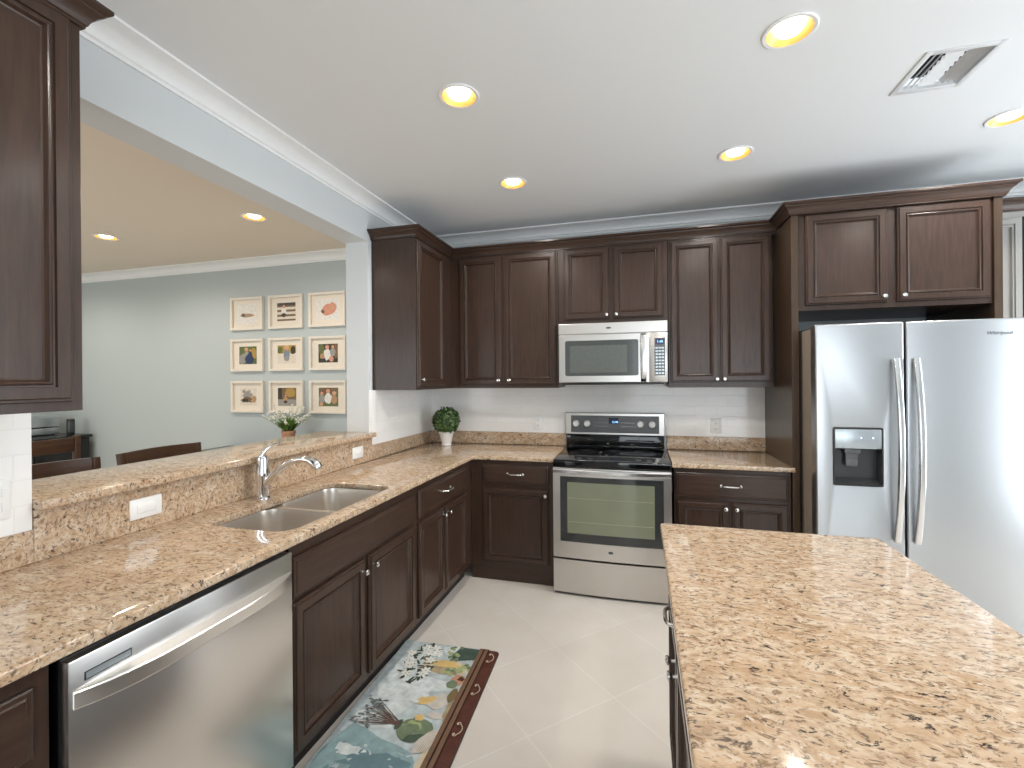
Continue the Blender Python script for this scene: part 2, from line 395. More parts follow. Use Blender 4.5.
def window(n, along, at, u0, u1, z0, z1):  # windows out of view, placed for the light they give
    bm = new(); t = .05
    def b(a, c, w0, w1, d=.03):
        if along == 'y': addbox(bm, at - d, at + d, a, c, w0, w1, .004)
        else: addbox(bm, a, c, at - d, at + d, w0, w1, .004)
    b(u0, u1, z0, z0 + t); b(u0, u1, z1 - t, z1); b(u0, u0 + t, z0, z1); b(u1 - t, u1, z0, z1)
    mid = (u0 + u1) / 2; b(mid - .03, mid + .03, z0, z1)
    o = struct('window_%d' % n, bm, 'trim')
    bm = new()
    if along == 'y': face(bm, [(at, u0, z0), (at, u1, z0), (at, u1, z1), (at, u0, z1)])
    else: face(bm, [(u0, at, z0), (u1, at, z0), (u1, at, z1), (u0, at, z1)])
    obj('window_pane', bm, 'glass', o, smooth=0)
window(1, 'y', XR + .06, -2.0, -.2, .25, 2.45)
window(2, 'x', YB - .06, 1.0, 3.8, .15, 2.35)
window(3, 'x', YB - .06, -5.1, -2.1, .15, 2.35)
bm = new(); addbox(bm, -14, 14, -16, 10, -.5, -.13); struct('ground', bm, 'ground')

# crown mouldings (white)
def crown_prof(z1=CEIL, h=.083, p=.10):
    s = [(0, 0), (.010, 0), (.010, .013), (.018, .018)]
    for i in range(1, 8):
        a = i / 8 * PI / 2
        s.append((.018 + (p - .032) * (1 - math.cos(a)), .018 + (h - .032) * math.sin(a)))
    s += [(p - .012, h - .012), (p, h - .010), (p, h), (0, h)]
    return [(o, z1 - h + z) for o, z in s]
bm = new(); profile_path(bm, [(XW, -4.2), (XW, YW), (XR, YW)], crown_prof()); struct('trim_1', bm, 'trim', smooth=30)
bm = new(); profile_path(bm, [(XL, -3.0), (XL, YD), (-0.829, YD)], crown_prof()); struct('trim_2', bm, 'trim', smooth=30)

# wall tiles
bm = new(); addbox(bm, XT - .001, 2.086, YW - .012, YW - .0005, 1.017, 1.44); struct('wall_tile_back', bm, 'tile_x', smooth=0)
bm = new(); addbox(bm, XW + .0005, XT + .001, -0.330, YW - .012, 1.017, 1.402); struct('wall_tile_left', bm, 'tile_y', smooth=0)
bm = new(); addbox(bm, XW + .0005, XT + .001, -3.6, YN, 1.017, 1.4); struct('wall_tile_near', bm, 'tile_y', smooth=0)

# ------------------------------------------------------------------ ceiling lights and vent
def make_can():
    t = thing('recessed_light', 'x', 'ceiling light')
    bm = new(); lathe(bm, [(.077, .0), (.092, -.001), (.092, -.003), (.088, -.006), (.077, -.005), (.0765, 0)], 32, cap0=False, cap1=False); obj('trim_ring', bm, 'trim', t)
    bm = new(); lathe(bm, [(.0765, -.005), (.070, .006), (.060, .018), (.052, .030), (.048, .050)], 32, cap0=False, cap1=False); obj('reflector', bm, 'gold', t)
    bm = new(); lathe(bm, [(.047, .045), (.0485, .012), (.043, .001), (.028, -.006), (.003, -.009)], 32, cap0=False, cap1=True); obj('bulb', bm, 'glow', t)
    bm = new(); lathe(bm, [(.0775, .004), (.0775, .11), (.0, .11)], 24, cap0=False, cap1=False); bmesh.ops.remove_doubles(bm, verts=bm.verts, dist=1e-5); obj('can_housing', bm, 'ventdark', t)
    return t
can0 = make_can()
lab_k = ['glowing recessed ceiling light nearest the white crown on the left, second from the back wall', 'small glowing recessed ceiling light nearest the corner wall cabinet',
         'small glowing recessed ceiling light above the range side of the fridge cabinet', 'largest glowing recessed ceiling light, beside the ceiling vent and over the island',
         'glowing recessed ceiling light cut by the photo edge below the ceiling vent', 'recessed ceiling light beyond the ceiling vent, over the far side of the island', 'recessed ceiling light above the near end of the sink counter', 'recessed ceiling light above the near end of the island']
lab_d = ['recessed ceiling light in the dining ceiling above the framed photos', 'recessed ceiling light in the dining ceiling seen right beside the near wall cabinet',
         'recessed dining ceiling light above the black sideboard', 'recessed dining ceiling light above the bar stools', 'recessed dining ceiling light in the middle of the dining room', 'recessed dining ceiling light beside the far left wall']
for i, (c, lb) in enumerate(list(zip(LIGHTS_K, lab_k)) + list(zip(LIGHTS_D, lab_d))):
    o = can0 if i == 0 else dup(can0, (0, 0, 0), lb)
    o.location = (c[0], c[1], CEIL); o['label'] = lb; o['group'] = 'recessed ceiling lights'
    ld = bpy.data.lights.new('can_lamp', 'SPOT'); ld.energy = CAN_POWER if i < len(LIGHTS_K) else DINING_POWER
    ld.color = (1.0, 0.955, 0.895) if i < len(LIGHTS_K) else (1.0, 0.91, 0.80); ld.spot_size = math.radians(168); ld.spot_blend = 0.6; ld.shadow_soft_size = 0.05
    lo = bpy.data.objects.new('can_lamp', ld); COL.objects.link(lo); lo.location = (c[0], c[1], CEIL - .022)
t = thing('ceiling_vent', 'white louvered metal air vent set in the kitchen ceiling', 'vent', (0, 0, CEIL))
bm = new()
w = .020
for a in ((VX0 - w, VX0 + .004, VY0 - w, VY1 + w), (VX1 - .004, VX1 + w, VY0 - w, VY1 + w), (VX0 + .004, VX1 - .004, VY0 - w, VY0 + .004), (VX0 + .004, VX1 - .004, VY1 - .004, VY1 + w)):
    addbox(bm, a[0], a[1], a[2], a[3], -.005, -.0005, .002)
obj('vent_frame', bm, 'vent', t)
bm = new(); addbox(bm, VX0, VX1, VY0, VY1, .05, .055); obj('duct', bm, 'ventdark', t)
def lou(along, a, b0, b1, tilt, wd=.03):
    bm = new(); th = .0015; c, s_ = math.cos(tilt), math.sin(tilt)
    sec = [(-wd / 2, -th), (wd / 2, -th), (wd / 2, th), (-wd / 2, th)]
    pts = []
    for u in (b0, b1):
        pts.append([((a + p * c - q * s_, u, .016 + p * s_ + q * c) if along == 'y' else (u, a + p * c - q * s_, .016 + p * s_ + q * c)) for p, q in sec])
    va = [bm.verts.new(p) for p in pts[0]]; vb = [bm.verts.new(p) for p in pts[1]]
    for i in range(4): bm.faces.new([va[i], va[(i + 1) % 4], vb[(i + 1) % 4], vb[i]])
    bm.faces.new(va); bm.faces.new(vb[::-1])
    obj('louver', bm, 'vent', t, smooth=0)
for k in range(3): lou('y', VX0 + .016 + .022 * k, VY0 + .004, VY1 - .004, math.radians(56), .024)
for k in range(3): lou('y', VX1 - .016 - .022 * k, VY0 + .004, VY1 - .004, math.radians(-50), .024)
for k in range(8): lou('x', VY0 + .018 + .0305 * k, VX0 + .076, VX1 - .084, math.radians(-40), .028)

# ------------------------------------------------------------------ cabinets
DOOR = [(0, 0), (0, -.010), (.003, -.0145), (.0085, -.0145), (.010, -.019), (.0125, -.021), (.040, -.021), (.0415, -.014), (.0455, -.0135), (.048, -.0175), (.0515, -.0185), (.0545, -.0165), (.060, -.0065), (.0645, -.0045)]
DRAW = [(0, 0), (0, -.013), (.004, -.0155), (.012, -.0165), (.016, -.020), (.020, -.020)]
def door_front(parent, x0, x1, z0, z1, name='door', mat='wood', prof=DOOR, y=0.0):
    bm = new(); rings(bm, x0, x1, z0, z1, [(i, y + d) for i, d in prof], yback=y); return obj(name, bm, mat, parent, smooth=20)
def knob(parent, x, z, y=-.020):
    bm = new(); lathe(bm, [(.006, 0), (.0045, .006), (.0045, .014), (.010, .018), (.0135, .022), (.0135, .026), (.010, .0295), (.004, .0305)], 18)
    bmesh.ops.transform(bm, matrix=Matrix.Translation((x, y, z)) @ Matrix.Rotation(PI / 2, 4, 'X'), verts=bm.verts)
    return obj('knob', bm, 'nickel', parent)
def pull(parent, x, z, y=-.020, w=.115):
    bm = new(); pts = []
    for i in range(13):
        u = i / 12 * 2 - 1; pts.append((x + u * w / 2, y - .03 * (1 - abs(u) ** 5) ** 0.8 - .001, z))
    pts = [(x - w / 2, y + .004, z)] + pts[1:-1] + [(x + w / 2, y + .004, z)]
    sweep(bm, pts, circ(.0055, 10)); 
    for sx in (-1, 1):
        b2 = Matrix.Translation((x + sx * w / 2, y, z)) @ Matrix.Rotation(PI / 2, 4, 'X')
        lathe(bm, [(.010, 0), (.009, .004), (.006, .006)], 14, b2)
    return obj('pull_handle', bm, 'nickel', parent)
def carcass(t, w, d, z0, z1, mat='wood', name='body', sides='side'):
    bm = new(); addbox(bm, 0, w, 0, d, z0, z1, .0012, seg=1); return obj(name, bm, mat, t, smooth=20)
def toe(t, w, d, back=.062, mat='toe'):
    bm = new(); addbox(bm, 0.001, w - .001, back, d, 0, .099); return obj('toe_kick', bm, mat, t, smooth=0)
BT = .883
# -- left run, facing +x
RZ = PI / 2
def left_unit(name, label, y0, y1, cat='cabinet'): return thing(name, label, cat, (-0.03, y0, 0), RZ), y1 - y0
t, w = left_unit('base_cabinet', 'dark brown base cabinet cut off at the photo corner, left of the dishwasher', -3.35, -2.506)
carcass(t, w, .598, .1, BT); toe(t, w, .598)
d = door_front(t, .02, w - .034, .70, .846, 'drawer', 'wood_h', DRAW); pull(d, w / 2, .773)
for a, b in ((.02, .42), (.428, w - .034)):
    d = door_front(t, a, b, .13, .672); knob(d, b - .035 if a < .1 else a + .035, .63)
t, w = left_unit('base_cabinet', 'dark brown sink base cabinet with two doors and a long blank front, beside the dishwasher', -1.812, -.853)
carcass(t, w, .598, .1, .66); toe(t, w, .598)
bm = new(); addbox(bm, 0, w, 0, .03, .66, BT); addbox(bm, 0, .018, .03, .598, .66, BT); addbox(bm, w - .018, w, .03, .598, .66, BT); obj('sink_apron', bm, 'wood_h', t, smooth=0)
door_front(t, .006, w - .028, .688, .835, 'false_drawer_front', 'wood_h', DRAW)
d = door_front(t, .006, .448, .128, .668); knob(d, .425, .618)
d = door_front(t, .485, w - .028, .128, .668); knob(d, .51, .622)
t, w = left_unit('base_cabinet', 'dark brown base cabinet with one drawer over two narrow doors, nearest the inner corner', -.852, .028)
carcass(t, w, .598, .1, BT); toe(t, w, .598)
d = door_front(t, .02, .745, .69, .848, 'drawer', 'wood_h', DRAW); pull(d, .40, .77)
d = door_front(t, .02, .366, .128, .665); knob(d, .338, .625)
d = door_front(t, .385, .755, .128, .665); knob(d, .413, .625)
# -- back run, facing -y
t = thing('base_cabinet', 'dark brown base cabinet with one drawer over one door, left of the range', 'cabinet', (-0.029, .031, 0)); w = .626
carcass(t, w, .60, .1, BT); toe(t, w, .60, .012, 'wood_h')
d = door_front(t, .095, .59, .715, .85, 'drawer', 'wood_h', DRAW); pull(d, .345, .788)
d = door_front(t, .095, .59, .148, .683); knob(d, .567, .645)
t = thing('base_cabinet', 'dark brown base cabinet with a wide drawer over two doors, right of the range', 'cabinet', (1.397, .031, 0)); w = .688
carcass(t, w, .60, .1, BT); toe(t, w, .60, .012, 'wood_h')
d = door_front(t, .014, .672, .698, .852, 'drawer', 'wood_h', DRAW); pull(d, .343, .778)
d = door_front(t, .014, .334, .13, .672); knob(d, .328 - .018, .634)
d = door_front(t, .350, .672, .13, .672); knob(d, .374, .634)

# -- wall cabinets
UB, UT = 1.402, 2.50
DB, DT = 1.432, 2.448
def wallcab(label, x, y, w, d, rotz=0.0, z0=UB): 
    t = thing('wall_cabinet', label, 'cabinet', (x, y, 0), rotz)
    carcass(t, w, d, z0, UT, 'wood'); return t
t = wallcab('tall dark brown wall cabinet cut by the left photo edge, above the near wall tiles', -.32, -3.2, .938, .33, RZ, 1.395)
d = door_front(t, .01, .452, 1.42, 2.468); knob(d, .425, 1.47)
d = door_front(t, .466, .909, 1.42, 2.468); knob(d, .493, 1.47)
CCP = [(0, 0), (.009, 0), (.009, .007), (.013, .009), (.0145, .014), (.019, .024), (.028, .037), (.039, .045), (.040, .051), (.046, .053), (.0535, .060), (.0535, .070), (0, .070)]
def cabcrown(z): return [(o, z + h) for o, h in CCP]
bm = new(); profile_path(bm, [(-.938, .33), (-.938, 0), (0, 0), (0, .33)][::-1] if False else [(0.0, 0.33), (0.0, 0.0), (.938, 0.0), (.938, .33)], [(o, z) for o, z in cabcrown(2.47)])
obj('cabinet_crown', bm, 'wood_h', t, smooth=25)
t = wallcab('narrow dark brown wall cabinet hung at the end of the pass-through, facing the range side', -.305, -.29, .6105, .343, RZ)
d = door_front(t, .008, .455, DB - .01, DT); knob(d, .04, 1.475)
t = wallcab('dark brown wall cabinet with two tall doors left of the microwave', -.33, .322, .915, .326)
d = door_front(t, .106, .467, DB - .006, DT + .004); knob(d, .442, 1.465)
d = door_front(t, .485, .902, DB - .006, DT + .004); knob(d, .528, 1.465)
t = wallcab('short dark brown wall cabinet with two doors directly above the microwave', .588, .322, .797, .326, z0=1.885)
d = door_front(t, .044, .382, 1.915, DT + .004); knob(d, .365, 1.945)
d = door_front(t, .412, .766, 1.915, DT + .004); knob(d, .436, 1.945)
t = wallcab('dark brown wall cabinet with two tall doors between the microwave and the fridge', 1.388, .322, .67, .326)
d = door_front(t, .012, .336, DB + .008, DT + .002); knob(d, .318, 1.462)
d = door_front(t, .345, .662, DB + .008, DT + .002); knob(d, .367, 1.462)
bm = new(); profile_path(bm, [(-.648, -.29), (-.305, -.29), (-.305, .322), (2.0865, .322)], cabcrown(2.462))
tag(obj('crown_moulding', bm, 'wood_h', smooth=25), 'dark brown crown moulding along the top of the wall cabinets from the corner to the fridge', 'moulding')
# -- fridge surround
t = thing('fridge_surround', 'tall dark brown cabinet housing the fridge, with two doors above it', 'cabinet', (0, 0, 0))
for x0, x1, lab in ((2.0875, 2.1275, None), (3.092, 3.132, None)):
    bm = new(); addbox(bm, x0, x1, .006, .645, 0, UT, .0015, seg=1); obj('side_panel', bm, 'side', t, smooth=20)
bm = new(); addbox(bm, 2.128, 3.0915, .02, .645, 1.875, UT, .001, seg=1); obj('body', bm, 'wood', t, smooth=20)
for a, b, kx in ((2.166, 2.59, 2.566), (2.638, 3.078, 2.662)):
    d = door_front(t, a, b, 1.905, 2.456, y=.02); knob(d, kx, 1.938, y=0.0)
bm = new(); profile_path(bm, [(2.0865, .2665), (2.0865, 0.0), (3.133, 0.0), (3.133, .2665)], cabcrown(2.462)); obj('cabinet_crown', bm, 'wood_h', t, smooth=25)
bm = new(); addbox(bm, 2.0585, 2.0865, .40, .645, 1.402, 2.462); obj('filler_strip', bm, 'side', t, smooth=0)
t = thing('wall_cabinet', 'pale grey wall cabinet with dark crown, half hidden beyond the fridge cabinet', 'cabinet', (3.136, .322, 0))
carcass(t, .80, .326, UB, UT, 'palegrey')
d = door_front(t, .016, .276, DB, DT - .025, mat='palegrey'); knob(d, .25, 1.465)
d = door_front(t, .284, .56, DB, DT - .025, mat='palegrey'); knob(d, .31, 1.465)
bm = new(); addbox(bm, .2765, .2835, -.019, -.0005, DB, DT - .025); obj('gap_shade_strip', bm, 'toe', t, smooth=0)  # black strip added in the door gap to stand for its shade
bm = new(); profile_path(bm, [(0, 0), (.80, 0), (.80, .326)], cabcrown(2.462)); obj('cabinet_crown', bm, 'wood_h', t, smooth=25)

# ------------------------------------------------------------------ countertops
CT = .914
SX0, SX1, SY0, SY1 = -.462, -.070, -1.775, -1.012
def round_loop(x0, x1, y0, y1, r, k=6):
    return [((x0 + x1) / 2 + a, (y0 + y1) / 2 + b) for a, b in rrect(x1 - x0, y1 - y0, r, k)]
t = thing('countertop', 'L-shaped speckled granite countertop with the sink cut into it', 'countertop', (0, 0, 0))
bm = new(); slab(bm, [(XT - .018, -3.4), (0, -3.4), (0, -.03), (.004, -.012), (.012, -.004), (.03, 0), (.598, 0), (.598, YW - .001), (XT - .018, YW - .001)], [round_loop(SX0, SX1, SY0, SY1, .07)], .884, CT, .006)
obj('slab', bm, 'granite', t, smooth=40)
for a in ((XT - .018, XT + .004, -3.4, YN + .0025), (XT - .018, XT + .002, -.3365, YW - .001), (XT + .0025, .598, YW - .022, YW - .001)):
    bm = new(); addbox(bm, *a, CT + .0005, 1.0165, .0015, seg=1); obj('backsplash', bm, 'granite', t, smooth=0)
t = thing('countertop', 'short speckled granite countertop between the range and the fridge', 'countertop', (0, 0, 0))
bm = new(); slab(bm, [(1.386, 0), (2.102, 0), (2.102, -.0005 + .0), (2.102, -.004), (2.086, -.004), (2.086, YW - .001), (1.386, YW - .001)] if False else [(1.386, -.002), (2.1, -.002), (2.1, .004), (2.0865, .004), (2.0865, YW - .001), (1.386, YW - .001)], [], .884, CT, .005)
obj('slab', bm, 'granite', t, smooth=40)
bm = new(); addbox(bm, 1.386, 2.0865, YW - .022, YW - .001, CT + .0005, 1.0165, .002, seg=1); obj('backsplash', bm, 'granite', t, smooth=0)
t = thing('bar_counter', 'raised granite bar ledge along the pass-through behind the sink', 'bar counter', (0, 0, 0))
bm = new(); slab(bm, [(-1.02, YN + .003), (-.59, YN + .003), (-.59, -.338), (-1.02, -.338)], [], 1.0775, 1.109, .007); obj('slab', bm, 'granite', t, smooth=40)
bm = new(); addbox(bm, XW + .001, XT + .004, YN + .003, -.337, CT + .0005, 1.077, .001, seg=1); obj('riser', bm, 'granite', t, smooth=0)
# island
t = thing('kitchen_island', 'kitchen island with a speckled granite top and dark brown drawers', 'island', (0, 0, 0))
IX0, IX1, IY0, IY1 = 1.2585, 1.978, -3.14, -1.322
bm = new(); slab(bm, round_loop(IX0, IX1, IY0, IY1, .016, 4), [], .884, CT, .006); obj('granite_top', bm, 'granite', t, smooth=40)
bm = new(); addbox(bm, IX0 + .046, IX1 - .03, IY0 + .03, IY1 - .03, .1, .8835, .001, seg=1); obj('body', bm, 'wood', t, smooth=20)
bm = new(); addbox(bm, IX0 + .09, IX1 - .07, IY0 + .06, IY1 - .06, 0, .0995); obj('toe_kick', bm, 'toe', t, smooth=0)
yy = IY1 - .034
def ifront(kind, a, b, z0, z1):
    bm = new(); rings(bm, 0, b - a, z0, z1, [(i, d) for i, d in (DRAW if kind == 'drawer' else DOOR)], yback=0.0)
    return obj(kind, bm, 'wood_h' if kind == 'drawer' else 'wood', t, (IX0 + .0455, yy - a, 0), -PI / 2, smooth=20)
for k in range(2):
    b0 = k * .84
    d = ifront('drawer', b0 + .012, b0 + .83, .70, .855); pull(d, .409, .78)
    d = ifront('door', b0 + .012, b0 + .418, .13, .675); knob(d, .372, .63)
    d = ifront('door', b0 + .424, b0 + .83, .13, .675); knob(d, .035, .63)

# ------------------------------------------------------------------ sink and faucet
t = thing('kitchen_sink', 'stainless steel double bowl sink set under the granite', 'sink', (0, 0, 0))
def bowl(y0, y1, name):
    bm = new()
    n = 6; L = [((-.27 + a), ((y0 + y1) / 2 + b)) for a, b in rrect(.404, y1 - y0, .075, n)]
    cx, cy = -.27, (y0 + y1) / 2
    prev = None
    for sc, z in ((1.0, .8825), (.985, .86), (.96, .72), (.93, .695), (.85, .683), (.16, .676), (.15, .673)):
        cur = [bm.verts.new((cx + (x - cx) * sc, cy + (y - cy) * sc, z)) for x, y in L]
        if prev:
            for i in range(len(L)): bm.faces.new([prev[i], prev[(i + 1) % len(L)], cur[(i + 1) % len(L)], cur[i]])
        prev = cur
    bm.faces.new(prev)
    b = obj(name, bm, 'sink', t, smooth=50, fixn=True)
    bm = new(); lathe(bm, [(.044, 0), (.044, .003), (.036, .004), (.032, .001), (.005, .001)], 24, Matrix.Translation((cx, cy, .6785))); obj('drain', bm, 'chrome', b)
ym = -1.41
bowl(SY0 - .004, ym - .012, 'bowl'); bowl(ym + .012, SY1 + .004, 'bowl')
bm = new(); slab(bm, [(-.50, SY0 - .03), (-.062, SY0 - .03), (-.062, SY1 + .03), (-.50, SY1 + .03)], [[(-.27 + a, (y0 + y1) / 2 + b) for a, b in rrect(.404, y1 - y0, .075, 6)] for y0, y1 in ((SY0 - .004, ym - .012), (ym + .012, SY1 + .004))], .8805, .8832)
obj('rim', bm, 'sink', t, smooth=0)
t = thing('faucet', 'chrome single lever kitchen faucet with a curved spout over the sink', 'faucet', (-.548, -1.39, CT))
bm = new(); lathe(bm, [(.034, 0), (.034, .006), (.029, .012), (.027, .05), (.0275, .08), (.031, .105), (.031, .125), (.0265, .15), (.025, .185), (.021, .200), (.006, .207)], 28); obj('body', bm, 'chrome', t)
bm = new()
pts = [(.012, .0, .070), (.045, .0, .098), (.085, .0, .132), (.13, .0, .163), (.175, .0, .185), (.22, .0, .195), (.258, .0, .192), (.285, .0, .182)]
sweep(bm, pts, circ(.015, 14), up=Vector((0, 1, 0)), scales=[1.25, 1.1, 1.0, .95, .95, 1.0, 1.05, 1.1]); obj('spout', bm, 'chrome', t)
bm = new(); sweep(bm, [(.270, 0, .189), (.290, 0, .179), (.306, 0, .166), (.312, 0, .156)], circ(.0195, 16), up=Vector((0, 1, 0)), scales=[.95, 1.1, 1.1, .98]); obj('spray_head', bm, 'chrome', t)
bm = new(); sweep(bm, [(.0, .0, .195), (.004, .0, .215), (.016, .01, .235), (.04, .022, .253), (.07, .034, .262)], rrect(.022, .012, .005), scales=[1.9, 1.6, 1.2, .95, .8]); obj('lever', bm, 'chrome', t)

# ------------------------------------------------------------------ dishwasher
t = thing('dishwasher', 'stainless steel dishwasher with a bowed bar handle under the left counter', 'dishwasher', (-0.012, -2.491, 0), RZ); w = .664
bm = new(); addbox(bm, 0.004, w - .006, .02, .58, .1, .876); obj('tub', bm, 'black', t, smooth=0)
bm = new(); addbox(bm, 0.0, w - .004, -.014, .019, .115, .869, .0025, seg=2); obj('door', bm, 'steel', t)
bm = new(); addbox(bm, 0.01, w - .01, .06, .5, 0, .099); obj('toe_kick', bm, 'toe', t, smooth=0)
bm = new(); N = 24; rs = []
for i in range(N + 1):
    u = i / N; x = .008 + u * (w - .02); bow = .042 * (1 - (2 * u - 1) ** 4)
    zz = .783 - .004 * (1 - (2 * u - 1) ** 2)
    rs.append([bm.verts.new((x, y, z)) for y, z in ((-.0145, zz + .021), (-.0165 - bow, zz + .0195), (-.019 - bow, zz + .0165), (-.019 - bow, zz - .0165), (-.0165 - bow, zz - .0195), (-.0145, zz - .015))])
for a, b in zip(rs, rs[1:]):
    for i in range(6): bm.faces.new([a[i], a[(i + 1) % 6], b[(i + 1) % 6], b[i]])
bm.faces.new(rs[0]); bm.faces.new(rs[-1][::-1]); obj('handle', bm, 'steel', t, smooth=30)
bm = new(); addbox(bm, .030, .128, -.0152, -.0135, .814, .833, mi=1); addbox(bm, .0325, .1255, -.0158, -.0150, .8165, .8305, mi=0); obj('status_window', bm, ['silver', 'black'], t, smooth=0)

# ------------------------------------------------------------------ range
t = thing('range', 'stainless steel electric range with black glass cooktop and oven window', 'stove', (.606, 0, 0)); w = .772
bm = new(); addbox(bm, .004, w - .004, -.03, .62, .03, .868); obj('body', bm, 'black', t, smooth=0)
bm = new(); addbox(bm, 0, w, -.055, .56, .869, .917, .006, seg=3)
obj('cooktop', bm, 'blackglass', t)
for cx, cy, r in ((.19, .13, .105), (.57, .13, .085), (.19, .39, .08), (.57, .39, .105), (.385, .42, .06)):
    bm = new()
    lathe(bm, [(r, 0), (r, .0006), (r - .004, .0006), (r - .004, 0)], 40, Matrix.Translation((cx, cy, .9172)), cap0=False, cap1=False)
    lathe(bm, [(r * .6, 0), (r * .6, .0006), (r * .6 - .003, .0006), (r * .6 - .003, 0)], 40, Matrix.Translation((cx, cy, .9172)), cap0=False, cap1=False)
    obj('burner_ring', bm, 'ring', t)
# oven door (bowed frame with a window)
def bowy(x, k=.014): u = 2 * x / w - 1; return -.062 - k * (1 - u * u)
bm = new(); N = 16
def strip(x0, x1, z0, z1, yoff=0.0, mi=0, thick=.03, bmx=None):
    b = bmx or bm; cols = []
    for i in range(N + 1):
        x = x0 + (x1 - x0) * i / N; y = bowy(x) + yoff
        cols.append([b.verts.new((x, y, z0)), b.verts.new((x, y, z1)), b.verts.new((x, y + thick, z1)), b.verts.new((x, y + thick, z0))])
    for a, c in zip(cols, cols[1:]):
        for i in range(4): b.faces.new([a[i], a[(i + 1) % 4], c[(i + 1) % 4], c[i]]).material_index = mi
    b.faces.new(cols[0]).material_index = mi; b.faces.new(cols[-1][::-1]).material_index = mi
strip(0, .049, .256, .866); strip(w - .049, w, .256, .866); strip(.049, w - .049, .256, .366); strip(.049, w - .049, .808, .866)
dr = obj('oven_door', bm, 'steel_range', t, smooth=30)
bm = new(); strip(.049, w - .049, .366, .808, .004, 0, .01)
def glasspiece(x0, x1, z0, z1, yo, mi): strip(x0, x1, z0, z1, yo, mi, .001)
glasspiece(.098, w - .105, .425, .770, .0025, 1)
for zz in (.50, .66): glasspiece(.105, w - .112, zz, zz + .004, .0015, 2)
obj('oven_window', bm, ['ovenborder', 'ovenglass', 'rack'], dr, smooth=30)
bm = new(); cols = []
for i in range(N + 1):
    x = .002 + (w - .004) * i / N; y = bowy(x, .030) - .008
    cols.append([bm.verts.new((x, yy_, zz_)) for yy_, zz_ in ((bowy(x) + .004, .862), (y, .860), (y - .006, .853), (y - .006, .834), (y, .827), (bowy(x) + .004, .829))])
for a, c in zip(cols, cols[1:]):
    for i in range(6): bm.faces.new([a[i], a[(i + 1) % 6], c[(i + 1) % 6], c[i]])
bm.faces.new(cols[0]); bm.faces.new(cols[-1][::-1]); obj('oven_handle', bm, 'steel_plain', dr, smooth=30)
bm = new(); lathe(bm, [(.011, 0), (.011, .001), (.009, .0015), (.002, .0015)], 20, Matrix.Translation((w / 2, bowy(w / 2) - .0004, .315)) @ Matrix.Diagonal((1.5, 1, .8, 1)) @ Matrix.Rotation(PI / 2, 4, 'X')); obj('emblem', bm, 'logo', dr)
bm = new(); strip(.0, w, .02, .243); obj('storage_drawer', bm, 'steel_range', t, smooth=30)
for cx in (.04, w - .04):
    for cy in (.02, .55):
        bm = new(); lathe(bm, [(.018, 0), (.018, .02), (.012, .03)], 14, Matrix.Translation((cx, cy, 0))); obj('foot', bm, 'black', t)
# back guard
bg = bpy.data.objects.new('backguard', None)
bm = new(); rings(bm, -.012, w - .008, 1.018, 1.194, [(0, .60), (0, .583), (.004, .579), (.010, .579)], yback=.628); o_bg = obj('backguard', bm, 'steel_range', t, smooth=30)
bpy.data.objects.remove(bg)
bm = new(); addbox(bm, -.008, w - .012, .585, .628, .9175, 1.0175, .003); addbox(bm, .02, w - .03, .562, .584, .9175, .935, .003); obj('rear_riser', bm, 'blackglass', t)
bm = new(); addbox(bm, .034, w - .050, .5765, .580, 1.035, 1.172, .001, seg=1); cp = obj('control_panel', bm, 'grey', o_bg, smooth=0)
for x in (.076, .166, .581, .670):
    bm = new(); lathe(bm, [(.027, 0), (.026, .006), (.024, .022), (.021, .027), (.004, .028)], 24)
    bmesh.ops.transform(bm, matrix=Matrix.Translation((x, .5765, 1.107)) @ Matrix.Rotation(PI / 2, 4, 'X'), verts=bm.verts)
    addbox(bm, x - .003, x + .003, .546, .552, 1.087, 1.127, .001, seg=1)
    obj('control_knob', bm, 'knobwhite', o_bg)
bm = new(); addbox(bm, .339, .412, .5755, .5768, 1.108, 1.156); dsp = obj('display', bm, 'navy', o_bg, smooth=0)
bm = text_mesh('12:48', .022); bmesh.ops.translate(bm, verts=bm.verts, vec=(.385, .5752, 1.122)); obj('display_digits', bm, 'blue', dsp, smooth=0)
bm = new()
for r in range(2):
    for c in range(6):
        for x0 in (.215, .435): addbox(bm, x0 + c * .02, x0 + c * .02 + .011, .576, .5768, 1.085 - r * .0 + (.03 if r else 0), 1.089 + (.03 if r else 0))
obj('button_marks', bm, 'silver', o_bg, smooth=0)

# ------------------------------------------------------------------ microwave
t = thing('microwave', 'stainless steel microwave hung over the range', 'microwave', (.598, .25, 0)); w = .780
bm = new(); addbox(bm, .003, w - .003, .02, .395, 1.44, 1.882, .002, seg=1); obj('body', bm, 'steel_range', t, smooth=0)
bm = new(); addbox(bm, .02, w - .02, .03, .39, 1.425, 1.4395); obj('underside', bm, 'black', t, smooth=0)
bm = new(); addbox(bm, 0, w, .003, .0195, 1.8015, 1.881, .0025); obj('vent_grille', bm, 'steel_range', t, smooth=0)
bm = text_mesh('whirlpool', .016, shear=.25) if False else new()
lathe(bm, [(.016, 0), (.016, .0008), (.002, .001)], 18, Matrix.Translation((.37, .0032, 1.842)) @ Matrix.Diagonal((1.2, 1, .45, 1)) @ Matrix.Rotation(PI / 2, 4, 'X')); obj('emblem', bm, 'logo', t)
DX = .655
bm = new(); rings(bm, 0, DX, 1.442, 1.798, [(0, .018), (0, .003), (.004, 0), (.05, 0), (.052, .003)], cap=False, yback=None)
rings(bm, .050, DX - .073, 1.492, 1.748, [(0, .003), (.001, .003)], cap=False)
dr = obj('door', bm, 'steel_range', t, smooth=20)
bm = new(); addbox(bm, .0, DX, .006, .0185, 1.443, 1.797); addbox(bm, .045, DX - .0, .0025, .007, 1.487, 1.753); 
